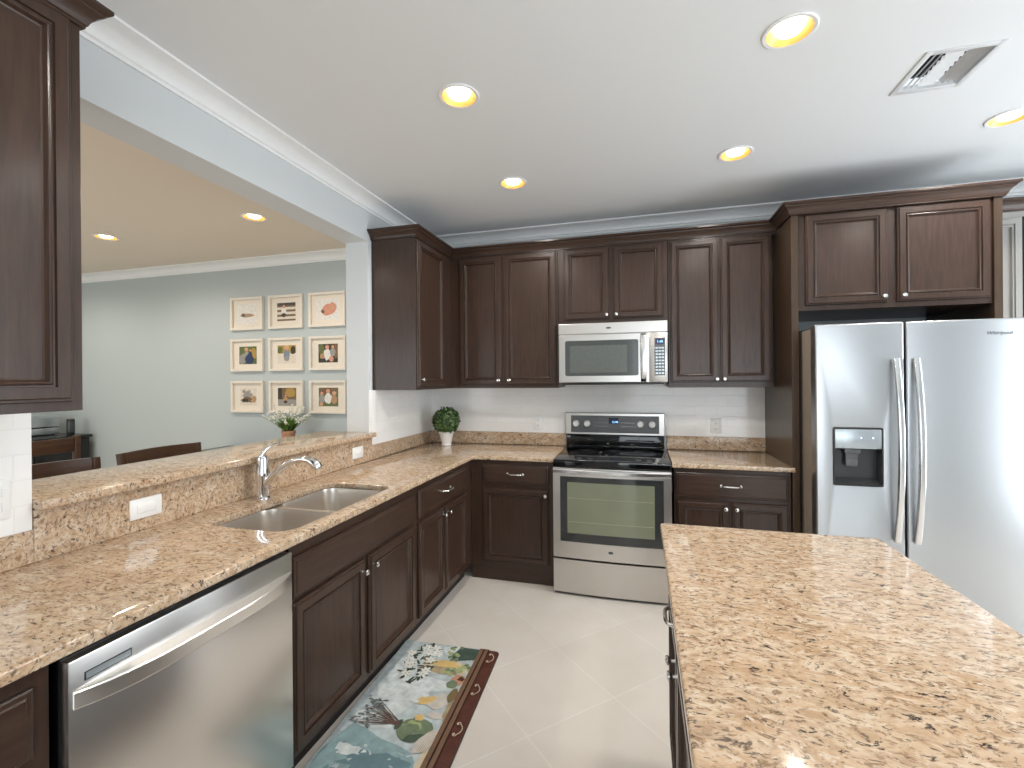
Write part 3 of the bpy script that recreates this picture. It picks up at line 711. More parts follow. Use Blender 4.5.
obj('door_core', bm, 'steel_range', dr, smooth=0)
bm = new(); sec = [(a + .315, b + 1.622) for a, b in rrect(.53, .262, .014)]
vs = [bm.verts.new((x, -.001, z)) for x, z in sec]; bm.faces.new(vs); vb = [bm.verts.new((x, .004, z)) for x, z in sec]
for i in range(len(vs)): bm.faces.new([vs[i], vs[(i + 1) % len(vs)], vb[(i + 1) % len(vs)], vb[i]])
addbox(bm, .085, .50, -.0016, -.0008, 1.515, 1.715, mi=1)
obj('door_window', bm, ['microborder', 'microglass'], dr, smooth=0)
bm = new(); pts = [(.615, -.002, 1.452), (.615, -.022, 1.47), (.615, -.034, 1.53), (.615, -.038, 1.62), (.615, -.034, 1.71), (.615, -.022, 1.775), (.615, -.002, 1.79)]
sweep(bm, pts, rrect(.040, .014, .005), up=Vector((0, -1, 0))); obj('door_handle', bm, 'steel_plain', dr, smooth=30)
bm = new(); addbox(bm, DX + .002, w, .0, .018, 1.442, 1.798, .004); pn = obj('control_panel', bm, 'steel_range', t, smooth=30)
bm = new(); addbox(bm, .69, .762, -.0015, .0, 1.49, 1.757, .001, seg=1); kp = obj('keypad', bm, 'grey', t, smooth=0)
bm = new()
for r in range(9):
    for c in range(3): addbox(bm, .697 + c * .021, .697 + c * .021 + .016, -.0022, -.0015, 1.50 + r * .0225, 1.512 + r * .0225)
obj('keys', bm, 'silver', kp, smooth=0)
bm = new(); addbox(bm, .697, .756, -.0025, -.0015, 1.712, 1.75); ds = obj('display', bm, 'navy', t, smooth=0)
bm = text_mesh('1:48', .024); bmesh.ops.translate(bm, verts=bm.verts, vec=(.727, -.003, 1.731)); obj('display_digits', bm, 'blue', ds, smooth=0)

# ------------------------------------------------------------------ refrigerator
t = thing('refrigerator', 'stainless steel side by side fridge with an ice dispenser', 'refrigerator', (0, 0, 0))
FY = -.235
def fx(x): return 1.189 + (x - 1.189) * .9752
def fz(z): return 1.4712 + (z - 1.4712) * .9752
bm = new(); addbox(bm, 2.149, 3.066, -.145, .60, .03, 1.748, .004, seg=1); obj('body', bm, 'fridgeside', t)
bm = new(); addbox(bm, 2.162, 3.055, -.162, -.1455, .09, 1.735); obj('gasket', bm, 'gasket', t, smooth=0)
bm = new(); addbox(bm, 2.16, 3.055, -.14, .24, 1.7485, 1.758, .003); obj('hinge_cover', bm, 'gasket', t)
bm = new(); addbox(bm, 2.17, 3.05, -.16, -.13, 0.0, .0295); obj('kick_grille', bm, 'black', t, smooth=0)
def fdoor(x0, x1, hole=None):
    """fridge door, slightly crowned, built in x-z and extruded along y"""
    bm = new(); sec = [(a + (x0 + x1) / 2, b + .922) for a, b in rrect(x1 - x0, 1.685, .008, 2)]
    if hole:
        hx0, hx1, hz0, hz1 = hole
        hl = [((hx0 + hx1) / 2 + a, (hz0 + hz1) / 2 + b) for a, b in rrect(hx1 - hx0, hz1 - hz0, .012, 3)]
        slab(bm, sec, [hl], 0, -FY - .164, .0)
    else: slab(bm, sec, [], 0, -FY - .164, .0)
    out = [e for e in bm.edges if len(e.link_faces) == 2 and e.calc_face_angle(0) > 1.2 and abs(e.verts[0].co.z - e.verts[1].co.z) < 1e-6 and e.verts[0].co.z > .01]
    bmesh.ops.bevel(bm, geom=out, offset=.009, segments=4, profile=.5, affect='EDGES')
    for v in bm.verts: v.co = Vector((v.co.x, -.164 - v.co.z, v.co.y))
    return bm
HZ = (fx(2.251), fx(2.487), fz(.856), fz(1.178))
dl = obj('freezer_door', fdoor(2.137, 2.557, HZ), 'steel_v', t, smooth=40)
dr = obj('fridge_door', fdoor(2.566, 3.078), 'steel_v', t, smooth=40)
# dispenser
def dispbox():
    bm = new(); x0, x1, z0, z1 = HZ
    rings(bm, x0 - .003, x1 + .003, z0 - .003, z1 + .003, [(0, FY - .001), (.0, FY - .002), (.005, FY - .002), (.006, FY + .004)], cap=False, mi=1)
    # recess: back leans, side walls, floor
    yb = FY + .066
    xa, xb = x0 + .004, x1 - .004; zt = fz(1.062)
    face(bm, [(xa, yb, z0 + .03), (xb, yb, z0 + .03), (xb, yb - .012, zt), (xa, yb - .012, zt)])
    face(bm, [(xa, FY, z0 + .006), (xa, yb, z0 + .03), (xa, yb - .012, zt), (xa, FY, zt)])
    face(bm, [(xb, FY, z0 + .006), (xb, yb, z0 + .03), (xb, yb - .012, zt), (xb, FY, zt)])
    face(bm, [(xa, FY, z0 + .006), (xb, FY, z0 + .006), (xb, yb, z0 + .03), (xa, yb, z0 + .03)])
    face(bm, [(xa, FY, zt), (xb, FY, zt), (xb, yb - .012, zt), (xa, yb - .012, zt)])
    return bm
dp = obj('ice_dispenser', dispbox(), ['greydark', 'gasket'], dl, smooth=0)
bm = new(); addbox(bm, HZ[0] + .005, HZ[1] - .005, FY - .001, FY + .05, fz(1.063), HZ[3] - .005, .003); obj('dispenser_panel', bm, 'silver', dl)
bm = new()
for x in (2.305, 2.385, 2.442): lathe(bm, [(.005, 0), (.005, .001), (.001, .0012)], 14, Matrix.Translation((fx(x), FY - .001, fz(1.125))) @ Matrix.Rotation(PI / 2, 4, 'X'))
obj('indicator_lights', bm, 'led', dl)
bm = new(); pz = fz(1.062); face(bm, [(2.285, FY + .02, pz), (2.352, FY + .02, pz), (2.343, FY + .028, pz - .095), (2.294, FY + .028, pz - .095)]); addbox(bm, 2.29, 2.347, FY + .022, FY + .05, pz - .1, pz - .06, .004); addbox(bm, 2.28, 2.357, FY + .01, FY + .045, pz - .026, pz - .001, .004); obj('dispenser_paddle', bm, 'grey', dl, smooth=30)
def fhandle(x, par):
    bm = new(); pts = []
    for i in range(21):
        u = i / 20 * 2 - 1; pts.append((x, FY - .016 - .05 * (1 - u * u), 1.072 + u * .492))
    sweep(bm, pts, rrect(.030, .020, .006), up=Vector((0, -1, 0)))
    addbox(bm, x - .013, x + .013, FY - .020, FY + .002, 1.540, 1.563, .003); addbox(bm, x - .013, x + .013, FY - .020, FY + .002, .581, .604, .003)
    obj('door_handle', bm, 'steel_plain', par, smooth=35)
fhandle(2.512, dl); fhandle(2.603, dr)
bm = text_mesh('Whirlpool', .026, .0004, .28); bmesh.ops.translate(bm, verts=bm.verts, vec=(fx(3.012), FY - .0006, fz(1.694))); obj('brand_lettering', bm, 'logo', dr, smooth=0)

# ------------------------------------------------------------------ outlets and switches
def plate(name, label, cat, loc, rotz, wide, kind):
    t = thing(name, label, cat, loc, rotz)
    w, h = (.118, .076) if wide else (.076, .118)
    bm = new(); addbox(bm, -w / 2, w / 2, -.006, 0, -h / 2, h / 2, .003); obj('cover_plate', bm, 'white', t)
    if kind == 'outlet':
        for s_ in (-1, 1):
            cx, cz = (s_ * .021, 0) if wide else (0, s_ * .021)
            bm = new(); addbox(bm, cx - .0165, cx + .0165, -.008, -.0055, cz - .0145, cz + .0145, .004)
            for dx in (-.006, .006): addbox(bm, cx + dx - .001, cx + dx + .001, -.0083, -.0078, cz - .002, cz + .006, mi=1)
            lathe(bm, [(.002, 0), (.002, .0005)], 8, Matrix.Translation((cx, -.0079, cz - .007)) @ Matrix.Rotation(PI / 2, 4, 'X'), mi=1)
            obj('receptacle', bm, ['white', 'slot'], t)
    else:
        bm = new(); addbox(bm, -.034, .034, -.009, -.0055, -.0165, .0165, .003); obj('rocker', bm, 'white', t)
    return t
plate('switch_plate', 'white switch plate on the granite riser above the dishwasher', 'switch', (XT + .004, -1.873, .998), RZ, True, 'switch')
plate('switch_plate', 'white switch plate on the granite riser at the far end of the bar', 'switch', (XT + .004, -.51, .993), RZ, True, 'switch')
plate('wall_outlet', 'white outlet on the near wall tiles under the left cabinet', 'outlet', (XT + .001, -2.30, 1.128), RZ, False, 'outlet')
plate('wall_outlet', 'white outlet on the back wall tiles right of the range', 'outlet', (1.745, YW - .012, 1.10), 0, False, 'outlet')
plate('wall_outlet', 'white outlet on the back wall tiles left of the range', 'outlet', (.353, YW - .012, 1.10), 0, False, 'outlet')

# ------------------------------------------------------------------ topiary on the counter
def leaf_ball(bm, c, r, n, size, squash=1.0):
    for _ in range(n):
        z = R.uniform(-1, 1); a = R.uniform(0, 2 * PI); k = math.sqrt(1 - z * z)
        d = Vector((k * math.cos(a), k * math.sin(a), z)); p = Vector(c) + d * (r * R.uniform(.86, 1.02)) * Vector((1, 1, squash)).length / math.sqrt(2 + squash * squash)
        t1 = d.orthogonal().normalized(); t1.rotate(Matrix.Rotation(R.uniform(0, 2 * PI), 3, d)); t2 = d.cross(t1)
        t1 = (t1 + d * R.uniform(-.2, .9)).normalized(); s = size * R.uniform(.7, 1.3)
        f = bm.faces.new([bm.verts.new(p), bm.verts.new(p + t1 * s * .5 + t2 * s * .32), bm.verts.new(p + t1 * s), bm.verts.new(p + t1 * s * .5 - t2 * s * .32)])
        f.material_index = 0 if R.random() < .62 else 1
t = thing('topiary', 'small round boxwood topiary in a white pot in the counter corner', 'plant', (-.408, .45, CT + .001))
bm = new(); lathe(bm, [(.042, 0), (.044, .006), (.039, .012), (.042, .02), (.060, .098), (.066, .102), (.066, .118), (.061, .119), (.058, .108), (.004, .106)], 28); obj('pot', bm, 'potwhite', t)
bm = new(); lathe(bm, [(.056, .104), (.03, .112), (.004, .115)], 16); obj('soil', bm, 'soil', t)
bm = new(); lathe(bm, [(.008, .11), (.007, .18)], 10); obj('stem', bm, 'bark', t)
bm = new(); bmesh.ops.create_icosphere(bm, subdivisions=3, radius=.088, matrix=Matrix.Translation((0, 0, .208)))
for f in bm.faces: f.material_index = 1
leaf_ball(bm, (0, 0, .208), .108, 1300, .027); obj('foliage', bm, ['leaf', 'leafdark'], t, smooth=0, fixn=False)

# ------------------------------------------------------------------ dining room
def stool(label, loc, rotz, group=None):
    t = thing('bar_stool', label, 'bar stool', loc, rotz, group)
    sh = .735
    bm = new(); addbox(bm, -.21, .21, -.21, .20, sh - .035, sh, .012); obj('seat', bm, 'stoolwood', t)
    for sx in (-1, 1):
        bm = new(); sweep(bm, [(sx * .2, .2, 0), (sx * .19, .185, sh - .03)], rrect(.04, .04, .006), up=Vector((0, 1, 0))); obj('leg', bm, 'stoolwood', t)
        bm = new(); sweep(bm, [(sx * .212, -.235, 0), (sx * .20, -.195, sh * .6), (sx * .205, -.20, sh), (sx * .212, -.225, .94), (sx * .218, -.245, 1.092)], rrect(.036, .036, .006), up=Vector((0, 1, 0))); obj('leg', bm, 'stoolwood', t)
        bm = new(); sweep(bm, [(sx * .197, .19, .25), (sx * .203, -.21, .25)], rrect(.02, .03, .005)); obj('stretcher', bm, 'stoolwood', t)
    bm = new(); sweep(bm, [(-.19, .19, .2), (.19, .19, .2)], rrect(.03, .03, .005)); obj('footrest', bm, 'stoolwood', t)
    def rail(z0, z1, name):
        bm = new(); cols = []
        for i in range(11):
            u = i / 10 * 2 - 1; x = u * .205
            def yb(z): return -.200 - .045 * (z - sh) / .36 - .02 * (1 - u * u)
            top = z1 + .004 * (1 - u * u)
            cols.append([bm.verts.new(p) for p in ((x, yb(z0) - .010, z0), (x, yb(z0) + .010, z0), (x, yb(top) + .010, top), (x, yb(top) - .010, top))])
        for a, b in zip(cols, cols[1:]):
            for i in range(4): bm.faces.new([a[i], a[(i + 1) % 4], b[(i + 1) % 4], b[i]])
        bm.faces.new(cols[0]); bm.faces.new(cols[-1][::-1]); obj(name, bm, 'stoolwood', t, smooth=30)
    rail(.985, 1.092, 'top_rail'); rail(.86, .90, 'back_slat'); rail(.80, .82, 'back_slat')
    return t
s1 = stool('dark wooden bar stool back seen over the bar, right of the other stool', (-1.245, -1.155, 0), -PI / 2, 'bar stools')
dup(s1, (-1.245, -1.715, 0), 'dark wooden bar stool back seen over the bar beside the near wall end', 'bar stools')
t = thing('dining_chair', 'dark wooden dining chair back with a wide plank, in front of the black sideboard', 'chair', (-3.70, -.47, 0), -PI / 2)
bm = new(); addbox(bm, -.22, .22, .0, .42, .43, .465, .01); obj('seat', bm, 'stoolwood', t)
for sx in (-1, 1):
    bm = new(); addbox(bm, sx * .2 - .02, sx * .2 + .02, .38, .42, 0, .43, .004); obj('leg', bm, 'stoolwood', t)
    bm = new(); addbox(bm, sx * .225 - .022, sx * .225 + .022, -.022, .022, 0, 1.0, .005); obj('leg', bm, 'stoolwood', t)
bm = new(); addbox(bm, -.203, .203, -.012, .012, .86, .985, .006); obj('back_plank', bm, 'stoolwood', t)
bm = new(); addbox(bm, -.203, .203, -.012, .012, .70, .76, .006); obj('back_slat', bm, 'stoolwood', t)
t = thing('sideboard', 'long black sideboard standing against the dining room wall', 'sideboard', (-5.55, .42, 0))
bm = new(); addbox(bm, -.62, .57, -.27, .27, .842, .874, .006); obj('top', bm, 'blackwood', t)
bm = new(); addbox(bm, -.58, .53, -.24, .26, .08, .8415, .004); obj('body', bm, 'blackwood', t)
for sx in (-.56, .51):
    for sy in (-.22, .24): bm = new(); addbox(bm, sx - .025, sx + .025, sy - .02, sy + .02, 0, .0795, .003); obj('foot', bm, 'blackwood', t)
for k in range(2):
    bm = new(); rings(bm, -.56 + k * .545, -.03 + k * .545,   .12, .82, [(0, -.241), (0, -.255), (.05, -.256), (.06, -.25)], yback=-.2405); d = obj('door', bm, 'blackwood', t, smooth=20); knob(d, -.06 + k * .06, .5, -.256)
t = thing('stereo', 'silver stereo unit with a raised clear lid on the black sideboard', 'stereo', (-5.52, .40, .8745))
bm = new(); addbox(bm, -.21, .19, -.17, .17, .012, .085, .006); obj('body', bm, 'silver', t)
for sx in (-.17, .15):
    for sy in (-.13, .13): bm = new(); lathe(bm, [(.016, 0), (.016, .0125)], 12, Matrix.Translation((sx, sy, 0))); obj('foot', bm, 'black', t)
for x in (-.12, .0, .10): bm = new(); lathe(bm, [(.02, 0), (.018, .016), (.003, .017)], 16, Matrix.Translation((x, -.17, .05)) @ Matrix.Rotation(PI / 2, 4, 'X')); obj('dial', bm, 'black', t)
bm = new(); addbox(bm, -.21, .19, -.165, -.16, .10, .20); addbox(bm, -.21, .19, .16, .165, .088, .20); addbox(bm, -.21, -.205, -.16, .16, .10, .20); addbox(bm, .185, .19, -.16, .16, .10, .20); addbox(bm, -.21, .19, -.165, .165, .20, .205); obj('dust_lid', bm, 'silver', t, smooth=0)
t = thing('speaker', 'small black cylinder speaker standing beside the silver stereo', 'speaker', (-5.13, .56, .8745))
bm = new(); lathe(bm, [(.034, 0), (.036, .008), (.036, .175), (.032, .182), (.004, .183)], 20); obj('body', bm, 'black', t)
bm = new(); lathe(bm, [(.0365, .03), (.0372, .034), (.0372, .15), (.0365, .154)], 20, cap0=False, cap1=False); obj('grille', bm, 'greydark', t)
t = thing('console_table', 'black console table below the framed photos in the dining room', 'table', (-2.3, .54, 0))
bm = new(); addbox(bm, -.74, .80, -.18, .19, .765, .792, .005); obj('tabletop', bm, 'blackwood', t)
bm = new(); addbox(bm, -.68, .74, -.14, .15, .68, .7645, .004); obj('apron', bm, 'blackwood', t)
for sx in (-.69, .75):
    for sy in (-.15, .16): bm = new(); addbox(bm, sx - .025, sx + .025, sy - .025, sy + .025, 0, .7645 if abs(sx) > .7 else .7645, .003); obj('leg', bm, 'blackwood', t)
t = thing('potted_plant', 'leafy green plant with white flower sprigs in a terracotta pot', 'plant', (-2.05, .48, .793))
bm = new(); lathe(bm, [(.045, 0), (.05, .004), (.058, .17), (.064, .175), (.064, .205), (.058, .207), (.054, .185), (.004, .183)], 24); obj('pot', bm, 'terracotta', t)
bm = new(); lathe(bm, [(.053, .184), (.03, .192), (.004, .193)], 16); obj('soil', bm, 'soil', t)
bm = new()
for i in range(150):
    a = R.uniform(0, 2 * PI); out = R.uniform(.25, 1.0); L = R.uniform(.10, .20)
    p = Vector((math.cos(a) * .03 * R.random(), math.sin(a) * .03 * R.random(), .185)); d = Vector((math.cos(a) * out, math.sin(a) * out, 1.0)).normalized()
    s = d.cross(Vector((0, 0, 1))).normalized() * .008; mid = p + d * L * .6; tip = p + d * L + Vector((math.cos(a), math.sin(a), -.6)) * .03 * out
    v = [bm.verts.new(q) for q in (p - s * .4, p + s * .4, mid + s, mid - s, tip)]
    bm.faces.new(v[:4]).material_index = 0 if i % 3 else 1; bm.faces.new([v[3], v[2], v[4]]).material_index = 0
obj('leaves', bm, ['grass', 'leafdark'], t, smooth=0, fixn=False)
bm = new()
for i in range(34):
    a = i * 2.4; out = R.uniform(.3, 1.25); L = R.uniform(.18, .30)
    d = Vector((math.cos(a) * out, math.sin(a) * out, 1.0)).normalized(); p0 = Vector((0, 0, .185))
    sweep(bm, [p0, p0 + d * L * .5, p0 + d * L + Vector((0, 0, -.02 * out))], circ(.0015, 5), mi=1)
    for k in range(9):
        q = p0 + d * (L * R.uniform(.72, 1.03)) + Vector((R.uniform(-1, 1), R.uniform(-1, 1), R.uniform(-1, 1))) * .014
        bmesh.ops.create_icosphere(bm, subdivisions=1, radius=R.uniform(.005, .010), matrix=Matrix.Translation(q))
obj('flower_sprigs', bm, ['petals', 'grass'], t, smooth=60)

# ------------------------------------------------------------------ framed photos
def pm(name, c): return plain('photo_' + name, srgb(*c), 0.35, noise=0.12, scale=45)
P = dict(skin=pm('skin', (206, 150, 122)), pink=pm('pink', (206, 138, 118)), white=pm('white', (222, 218, 212)), hair=pm('hair', (94, 66, 46)), green=pm('green', (96, 106, 62)), dark=pm('dark', (54, 50, 40)),
         navy=pm('navy', (44, 58, 92)), grey=pm('grey', (150, 146, 140)), cream=pm('cream', (216, 206, 192)), tan=pm('tan', (176, 138, 100)), brown=pm('brown', (118, 92, 68)), yellow=pm('yellow', (170, 140, 70)), blue=pm('blue', (120, 136, 152)), blond=pm('blond', (214, 180, 130)))
PK = list(P); 
def blob(bm, cx, cz, rx, rz, col, lvl, n=14, wob=.12, rot=0.0):
    """flat printed patch inside the picture (unit square coordinates)"""
    pts = []
    for i in range(n):
        a = 2 * PI * i / n; k = 1 + R.uniform(-wob, wob); x, z = rx * k * math.cos(a), rz * k * math.sin(a)
        pts.append((cx + x * math.cos(rot) - z * math.sin(rot), cz + x * math.sin(rot) + z * math.cos(rot)))
    pts = [(min(max(x, 0), 1), min(max(z, 0), 1)) for x, z in pts]
    pic(bm, pts, col, lvl)
PICW = {}
def pic(bm, pts, col, lvl):
    w, h = PICW['wh']
    f = bm.faces.new([bm.verts.new(((x - .5) * w, -.0042 - .00005 * lvl - .000002 * len(bm.faces), (z - .5) * h)) for x, z in pts]); f.material_index = PK.index(col)
def rect(bm, x0, x1, z0, z1, col, lvl): pic(bm, [(x0, z0), (x1, z0), (x1, z1), (x0, z1)], col, lvl)
def figure(bm, cx, top, h, body, hair, lvl, legs=None):
    r = h * .13
    blob(bm, cx, top - h * .58, h * .2, h * .32, body, lvl)
    if legs: blob(bm, cx, top - h * .84, h * .19, h * .16, legs, lvl + 1)
    blob(bm, cx, top - r * .9, r * 1.12, r * 1.15, hair, lvl + 2); blob(bm, cx, top - r * 1.25, r * .82, r * .95, 'skin', lvl + 3)
def ph1(bm): rect(bm, 0, 1, 0, 1, 'white', 0); blob(bm, .45, .42, .3, .10, 'grey', 1); blob(bm, .28, .45, .10, .10, 'brown', 2); blob(bm, .62, .42, .2, .07, 'tan', 2)
def ph2(bm):
    rect(bm, 0, 1, 0, 1, 'brown', 0)
    for z in (.1, .36, .62): rect(bm, 0, 1, z, z + .14, 'cream', 1)
    rect(bm, 0, 1, .84, 1, 'dark', 1); figure(bm, .36, .9, .68, 'white', 'hair', 2, 'dark')
def ph3(bm): rect(bm, 0, 1, 0, 1, 'white', 0); blob(bm, .55, .5, .32, .26, 'pink', 1, rot=.4); blob(bm, .7, .62, .2, .2, 'skin', 2); blob(bm, .28, .42, .09, .09, 'brown', 3); blob(bm, .5, .4, .22, .07, 'skin', 4, rot=-.5)
def ph4(bm): rect(bm, 0, 1, 0, 1, 'green', 0); blob(bm, .2, .3, .2, .3, 'grey', 1); blob(bm, .8, .6, .2, .3, 'yellow', 1); figure(bm, .42, .92, .75, 'grey', 'blond', 2); blob(bm, .58, .28, .26, .3, 'navy', 5); figure(bm, .64, .86, .5, 'navy', 'hair', 6)
def ph5(bm): rect(bm, 0, 1, 0, .55, 'cream', 0); rect(bm, 0, 1, .55, 1, 'yellow', 0); blob(bm, .15, .75, .14, .2, 'green', 1); blob(bm, .85, .72, .14, .22, 'dark', 1); figure(bm, .5, .98, .86, 'blue', 'blond', 2, 'grey')
def ph6(bm): rect(bm, 0, 1, 0, 1, 'dark', 0); blob(bm, .15, .7, .16, .3, 'green', 1); blob(bm, .9, .6, .12, .4, 'brown', 1); figure(bm, .45, .98, .95, 'white', 'hair', 2); figure(bm, .74, .95, .7, 'grey', 'hair', 7); blob(bm, .2, .35, .12, .16, 'tan', 12); blob(bm, .66, .2, .12, .16, 'skin', 12)
def ph7(bm): rect(bm, 0, 1, 0, 1, 'cream', 0); blob(bm, .42, .62, .3, .3, 'grey', 1, wob=.5, n=22); blob(bm, .4, .32, .36, .16, 'brown', 2, wob=.4, n=22); blob(bm, .35, .28, .2, .1, 'dark', 3, wob=.4); blob(bm, .84, .36, .14, .2, 'tan', 3)
def ph8(bm): rect(bm, 0, 1, 0, 1, 'brown', 0); rect(bm, 0, 1, 0, .36, 'grey', 1); blob(bm, .68, .74, .3, .26, 'yellow', 1); rect(bm, 0, .22, .36, 1, 'dark', 2); figure(bm, .42, .66, .52, 'tan', 'hair', 3, 'dark')
def ph9(bm): rect(bm, 0, 1, 0, 1, 'green', 0); blob(bm, .5, .8, .5, .25, 'brown', 1); figure(bm, .48, .98, .95, 'white', 'hair', 2); figure(bm, .16, .82, .75, 'grey', 'hair', 7); figure(bm, .8, .78, .75, 'tan', 'blond', 12); blob(bm, .12, .12, .1, .1, 'skin', 17)
cols = [(-3.015, -2.595, 'left'), (-2.523, -2.103, 'middle'), (-2.028, -1.603, 'right')]
rows = [(2.012, 2.358), (1.577, 1.918), (1.143, 1.476)]
plab = [['white framed photo of a small reclining baby on pale ground, top left of nine', 'white framed photo of a child sitting on striped wooden steps', 'white framed photo of a curled pink sleeping newborn'],
        ['white framed photo of two people in grey and navy among greenery', 'white framed photo of a blond child in blue overalls', 'white framed photo of a person in white holding a child against dark trees'],
        ['white framed photo of a pale scene with grey and brown branches', 'white framed photo of a small child on a sunlit grey path', 'white framed photo of a family of three with one in white']]
fn = [[ph1, ph2, ph3], [ph4, ph5, ph6], [ph7, ph8, ph9]]
for r_, (z0, z1) in enumerate(rows):
    for c_, (x0, x1, _) in enumerate(cols):
        x0, x1, z0, z1 = [1.189 + (v - 1.189) * .9932 for v in (x0, x1)] + [1.4712 + (v - 1.4712) * .9932 for v in (rows[r_])]
        t = thing('picture_frame', plab[r_][c_], 'picture', ((x0 + x1) / 2, YD - .002, (z0 + z1) / 2), 0, 'nine framed photos on the dining wall'); w, h = x1 - x0, z1 - z0
        bm = new(); rings(bm, -w / 2, w / 2, -h / 2, h / 2, [(0, 0), (0, -.026), (.003, -.029), (.022, -.027), (.026, -.022), (.026, -.004)], cap=False); rings(bm, -w / 2, w / 2, -h / 2, h / 2, [(0, 0)]); obj('frame', bm, 'frame', t, smooth=20)
        bm = new(); addbox(bm, -w / 2 + .0255, w / 2 - .0255, -.004, -.001, -h / 2 + .0255, h / 2 - .0255); obj('mat_board', bm, 'matboard', t, smooth=0)
        big = (r_, c_) in ((0, 0), (0, 2)); PICW['wh'] = (.26, .21) if big else (.225, .185)
        if r_ == 2 and c_ == 0: PICW['wh'] = (.215, .18)
        bm = new(); fn[r_][c_](bm); obj('photo_print', bm, [P[k] for k in PK], t, smooth=0, fixn=False)

# ------------------------------------------------------------------ kitchen mat on the floor
MP = dict(base=(182, 192, 192), pale=(206, 212, 210), teal=(138, 162, 164), tealdark=(104, 130, 136), white=(226, 226, 218), leaf=(62, 70, 56), cream=(200, 188, 160), straw=(166, 150, 120), green=(112, 126, 100), greendark=(72, 88, 72), basket=(68, 84, 76),
          lime=(160, 170, 120), peach=(186, 138, 112), yellow=(212, 180, 116), twig=(96, 76, 68), brown=(84, 48, 38), brownlight=(116, 88, 68), browndark=(46, 26, 22), curl=(190, 170, 150), shell=(198, 190, 180), olive=(120, 104, 72))
MK = list(MP); MM = [plain('mat_print_' + k, srgb(*v), 0.45, noise=0.18 if k in ('base', 'pale', 'teal', 'green', 'basket', 'brown', 'straw') else 0.1, scale=28) for k, v in MP.items()]
t = thing('kitchen_mat', 'printed kitchen floor mat with a still life picture in front of the sink cabinet', 'mat', (-.060, -.850, 0.0), math.radians(2.6))
MWd, MLn, MH = .512, .92, .012
bm = new(); lp = [(MWd / 2 - .0145 + a, -MLn / 2 + b) for a, b in rrect(MWd + .029, MLn, .022, 5)]; slab(bm, lp, [], 0.001, MH, .003); obj('base', bm, MM[MK.index('browndark')], t)
bm = new()
def mp_(pts, col, lvl):
    f = bm.faces.new([bm.verts.new((min(max(u, -.026), MWd - .003), -min(max(v, .003), MLn - .003), MH + .0001 + .00025 * lvl + .0000045 * len(bm.faces))) for u, v in pts]); f.material_index = MK.index(col)
def mb(cu, cv, ru, rv, col, lvl, n=16, wob=.12, rot=0.0):
    pts = []
    for i in range(n):
        a = -2 * PI * i / n; k = 1 + R.uniform(-wob, wob); x, z = ru * k * math.cos(a), rv * k * math.sin(a)
        pts.append((cu + x * math.cos(rot) - z * math.sin(rot), cv + x * math.sin(rot) + z * math.cos(rot)))
    mp_(pts, col, lvl)
def mline(p, q, wd, col, lvl):
    d = Vector((q[0] - p[0], q[1] - p[1])).normalized(); s = Vector((-d.y, d.x)) * wd / 2
    mp_([(p[0] + s.x, p[1] + s.y), (q[0] + s.x * .5, q[1] + s.y * .5), (q[0] - s.x * .5, q[1] - s.y * .5), (p[0] - s.x, p[1] - s.y)], col, lvl)
def quad(u0, u1, v0, v1, col, lvl): mp_([(u0, v0), (u0, v1), (u1, v1), (u1, v0)], col, lvl)
lpi = [(MWd / 2 + a, MLn / 2 + b) for a, b in rrect(MWd - .006, MLn - .006, .02, 5)]
mp_(lpi[::-1], 'brown', 0)
quad(-.026, .425, .003, .917, 'base', 1)
mb(.14, .42, .13, .11, 'pale', 2, wob=.25); mb(.10, .20, .09, .14, 'pale', 2, wob=.3); mb(.3, .05, .09, .05, 'pale', 2); mb(.12, .58, .10, .05, 'pale', 2, wob=.3); mb(.24, .33, .12, .05, 'pale', 3)
mp_([(.03, .63), (.10, .645), (.19, .685), (.27, .70), (.34, .725), (.37, .76), (.39, .82), (.39, .917), (.0, .917), (-.02, .80), (.003, .70)], 'teal', 3); mb(.2, .80, .13, .06, 'tealdark', 4, wob=.4); mb(.10, .76, .07, .025, 'pale', 4, wob=.4); mb(.28, .88, .08, .03, 'pale', 4, wob=.4)
for _ in range(40): mb(R.uniform(.05, .36), R.uniform(.72, .91), R.uniform(.006, .018), R.uniform(.003, .008), R.choice(['pale', 'tealdark', 'base']), 5, n=7, wob=.4, rot=R.uniform(0, 3))
mp_([(.15, .145), (.17, .25), (.39, .23), (.395, .15), (.28, .13)], 'cream', 4); mb(.27, .215, .10, .03, 'straw', 5, wob=.2); mb(.27, .165, .07, .025, 'yellow', 5, wob=.3)
mp_([(.30, .008), (.27, .10), (.30, .135), (.41, .10), (.42, .01)], 'basket', 5); 
for k in range(7): mline((.31 + k * .016, .015), (.295 + k * .017, .12), .004, 'greendark', 6)
for _ in range(22): mb(R.uniform(.25, .31), R.uniform(0.01, .13), .011, .011, R.choice(['lime', 'green', 'lime']), 7, n=9)
for _ in range(26): 
    u = R.uniform(0, 1); mb(.30 + .12 * u + R.uniform(-.02, .02), .20 - .09 * u + R.uniform(-.03, .03) + .03, .011, .012, R.choice(['lime', 'green', 'lime']), 7, n=9)
mb(.372, .278, .034, .042, 'peach', 8); mb(.355, .31, .026, .03, 'green', 9); mb(.385, .262, .016, .016, 'brown', 9, wob=.3)
for _ in range(60):
    a = R.uniform(0, 2 * PI); q = math.sqrt(R.random()); mb(.135 + .09 * q * math.cos(a), .175 + .165 * q * math.sin(a), R.uniform(.012, .024), R.uniform(.004, .008), R.choice(['leaf', 'leaf', 'greendark', 'olive']), 8, n=10, wob=.08, rot=R.uniform(0, 3.1))
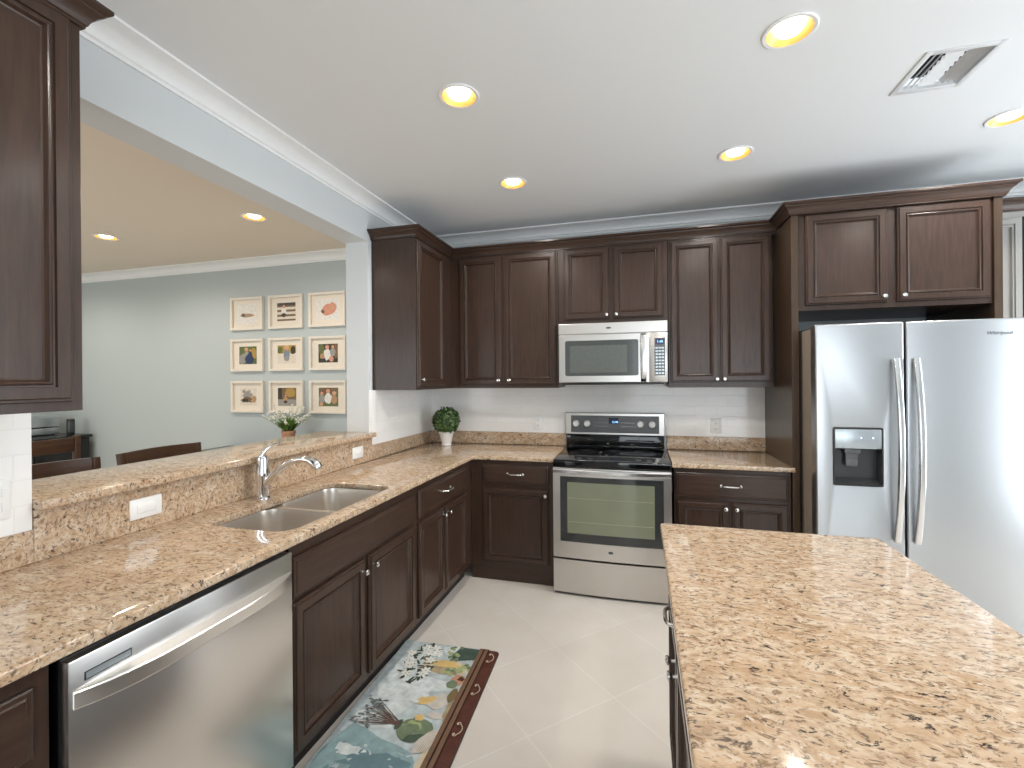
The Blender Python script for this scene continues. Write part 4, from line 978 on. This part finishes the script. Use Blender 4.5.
for _ in range(15):
    a = R.uniform(0, 2 * PI); q = math.sqrt(R.random()); fu, fv = .135 + .085 * q * math.cos(a), .17 + .155 * q * math.sin(a)
    for k in range(6):
        b = k * PI / 3 + R.uniform(-.2, .2); mb(fu + .016 * math.cos(b), fv + .016 * math.sin(b), .015, .0065, 'white', 9, n=10, wob=.06, rot=b)
    mb(fu, fv, .004, .004, 'straw', 10, n=7)
mb(.275, .44, .032, .028, 'yellow', 8, wob=.3); mb(.25, .43, .05, .035, 'pale', 6); mb(.335, .44, .05, .05, 'shell', 6, wob=.25); mb(.31, .42, .016, .012, 'yellow', 9, wob=.3); mb(.36, .52, .045, .02, 'shell', 6)
mb(.305, .615, .078, .066, 'green', 9, wob=.04); mb(.29, .60, .045, .035, 'lime', 10, wob=.3); mb(.325, .655, .05, .022, 'greendark', 10, wob=.2, rot=-.4); mb(.285, .615, .04, .03, 'green', 11, wob=.2); mb(.295, .545, .024, .018, 'yellow', 11, wob=.3); mb(.225, .60, .014, .03, 'greendark', 10)
for k in range(20):
    v = .47 + .17 * k / 19 + R.uniform(-.01, .01); mline((.23, .598 + R.uniform(-.015, .015)), (R.uniform(.01, .10), v), .004, 'twig', 10); 
    for _ in range(3): mb(R.uniform(.01, .11), v + R.uniform(-.01, .01), .010, .003, R.choice(['twig', 'tealdark']), 11, n=6, rot=R.uniform(-.5, .5))
mb(.375, .665, .032, .065, 'shell', 11, wob=.1, rot=.35)
for k in range(5): mline((.36 + k * .008, .72), (.375 + k * .008, .61), .0025, 'straw', 12)
mb(.385, .38, .02, .05, 'olive', 5); mb(.40, .48, .015, .06, 'straw', 5); mb(.395, .76, .015, .07, 'cream', 5)
quad(.405, .425, .003, .917, 'brownlight', 12); quad(.425, .433, .003, .917, 'browndark', 12); quad(.433, .452, .003, .917, 'brownlight', 12); quad(.452, .457, .003, .917, 'browndark', 12)
def curl(cu, cv):
    arc = lambda u0, v0, r, a0, a1, n: [(u0 + r * math.cos(math.radians(a0 + (a1 - a0) * i / n)), v0 + r * math.sin(math.radians(a0 + (a1 - a0) * i / n))) for i in range(n + 1)]
    pts = arc(cu - .008, cv - .030, .008, 20, -250, 9)[::-1] + arc(cu - .022, cv, .036, -55, 55, 8) + arc(cu - .008, cv + .030, .008, -20, 250, 9)
    for a, b in zip(pts, pts[1:]): mline(a, b, .0055, 'curl', 13)
    for sv in (-1, 1): mb(cu - .012, cv + sv * .028, .006, .006, 'curl', 13, n=8, wob=0)
for cv in (.075, .325, .575, .825): curl(.484, cv)
obj('printed_picture', bm, MM, t, smooth=0, fixn=False)
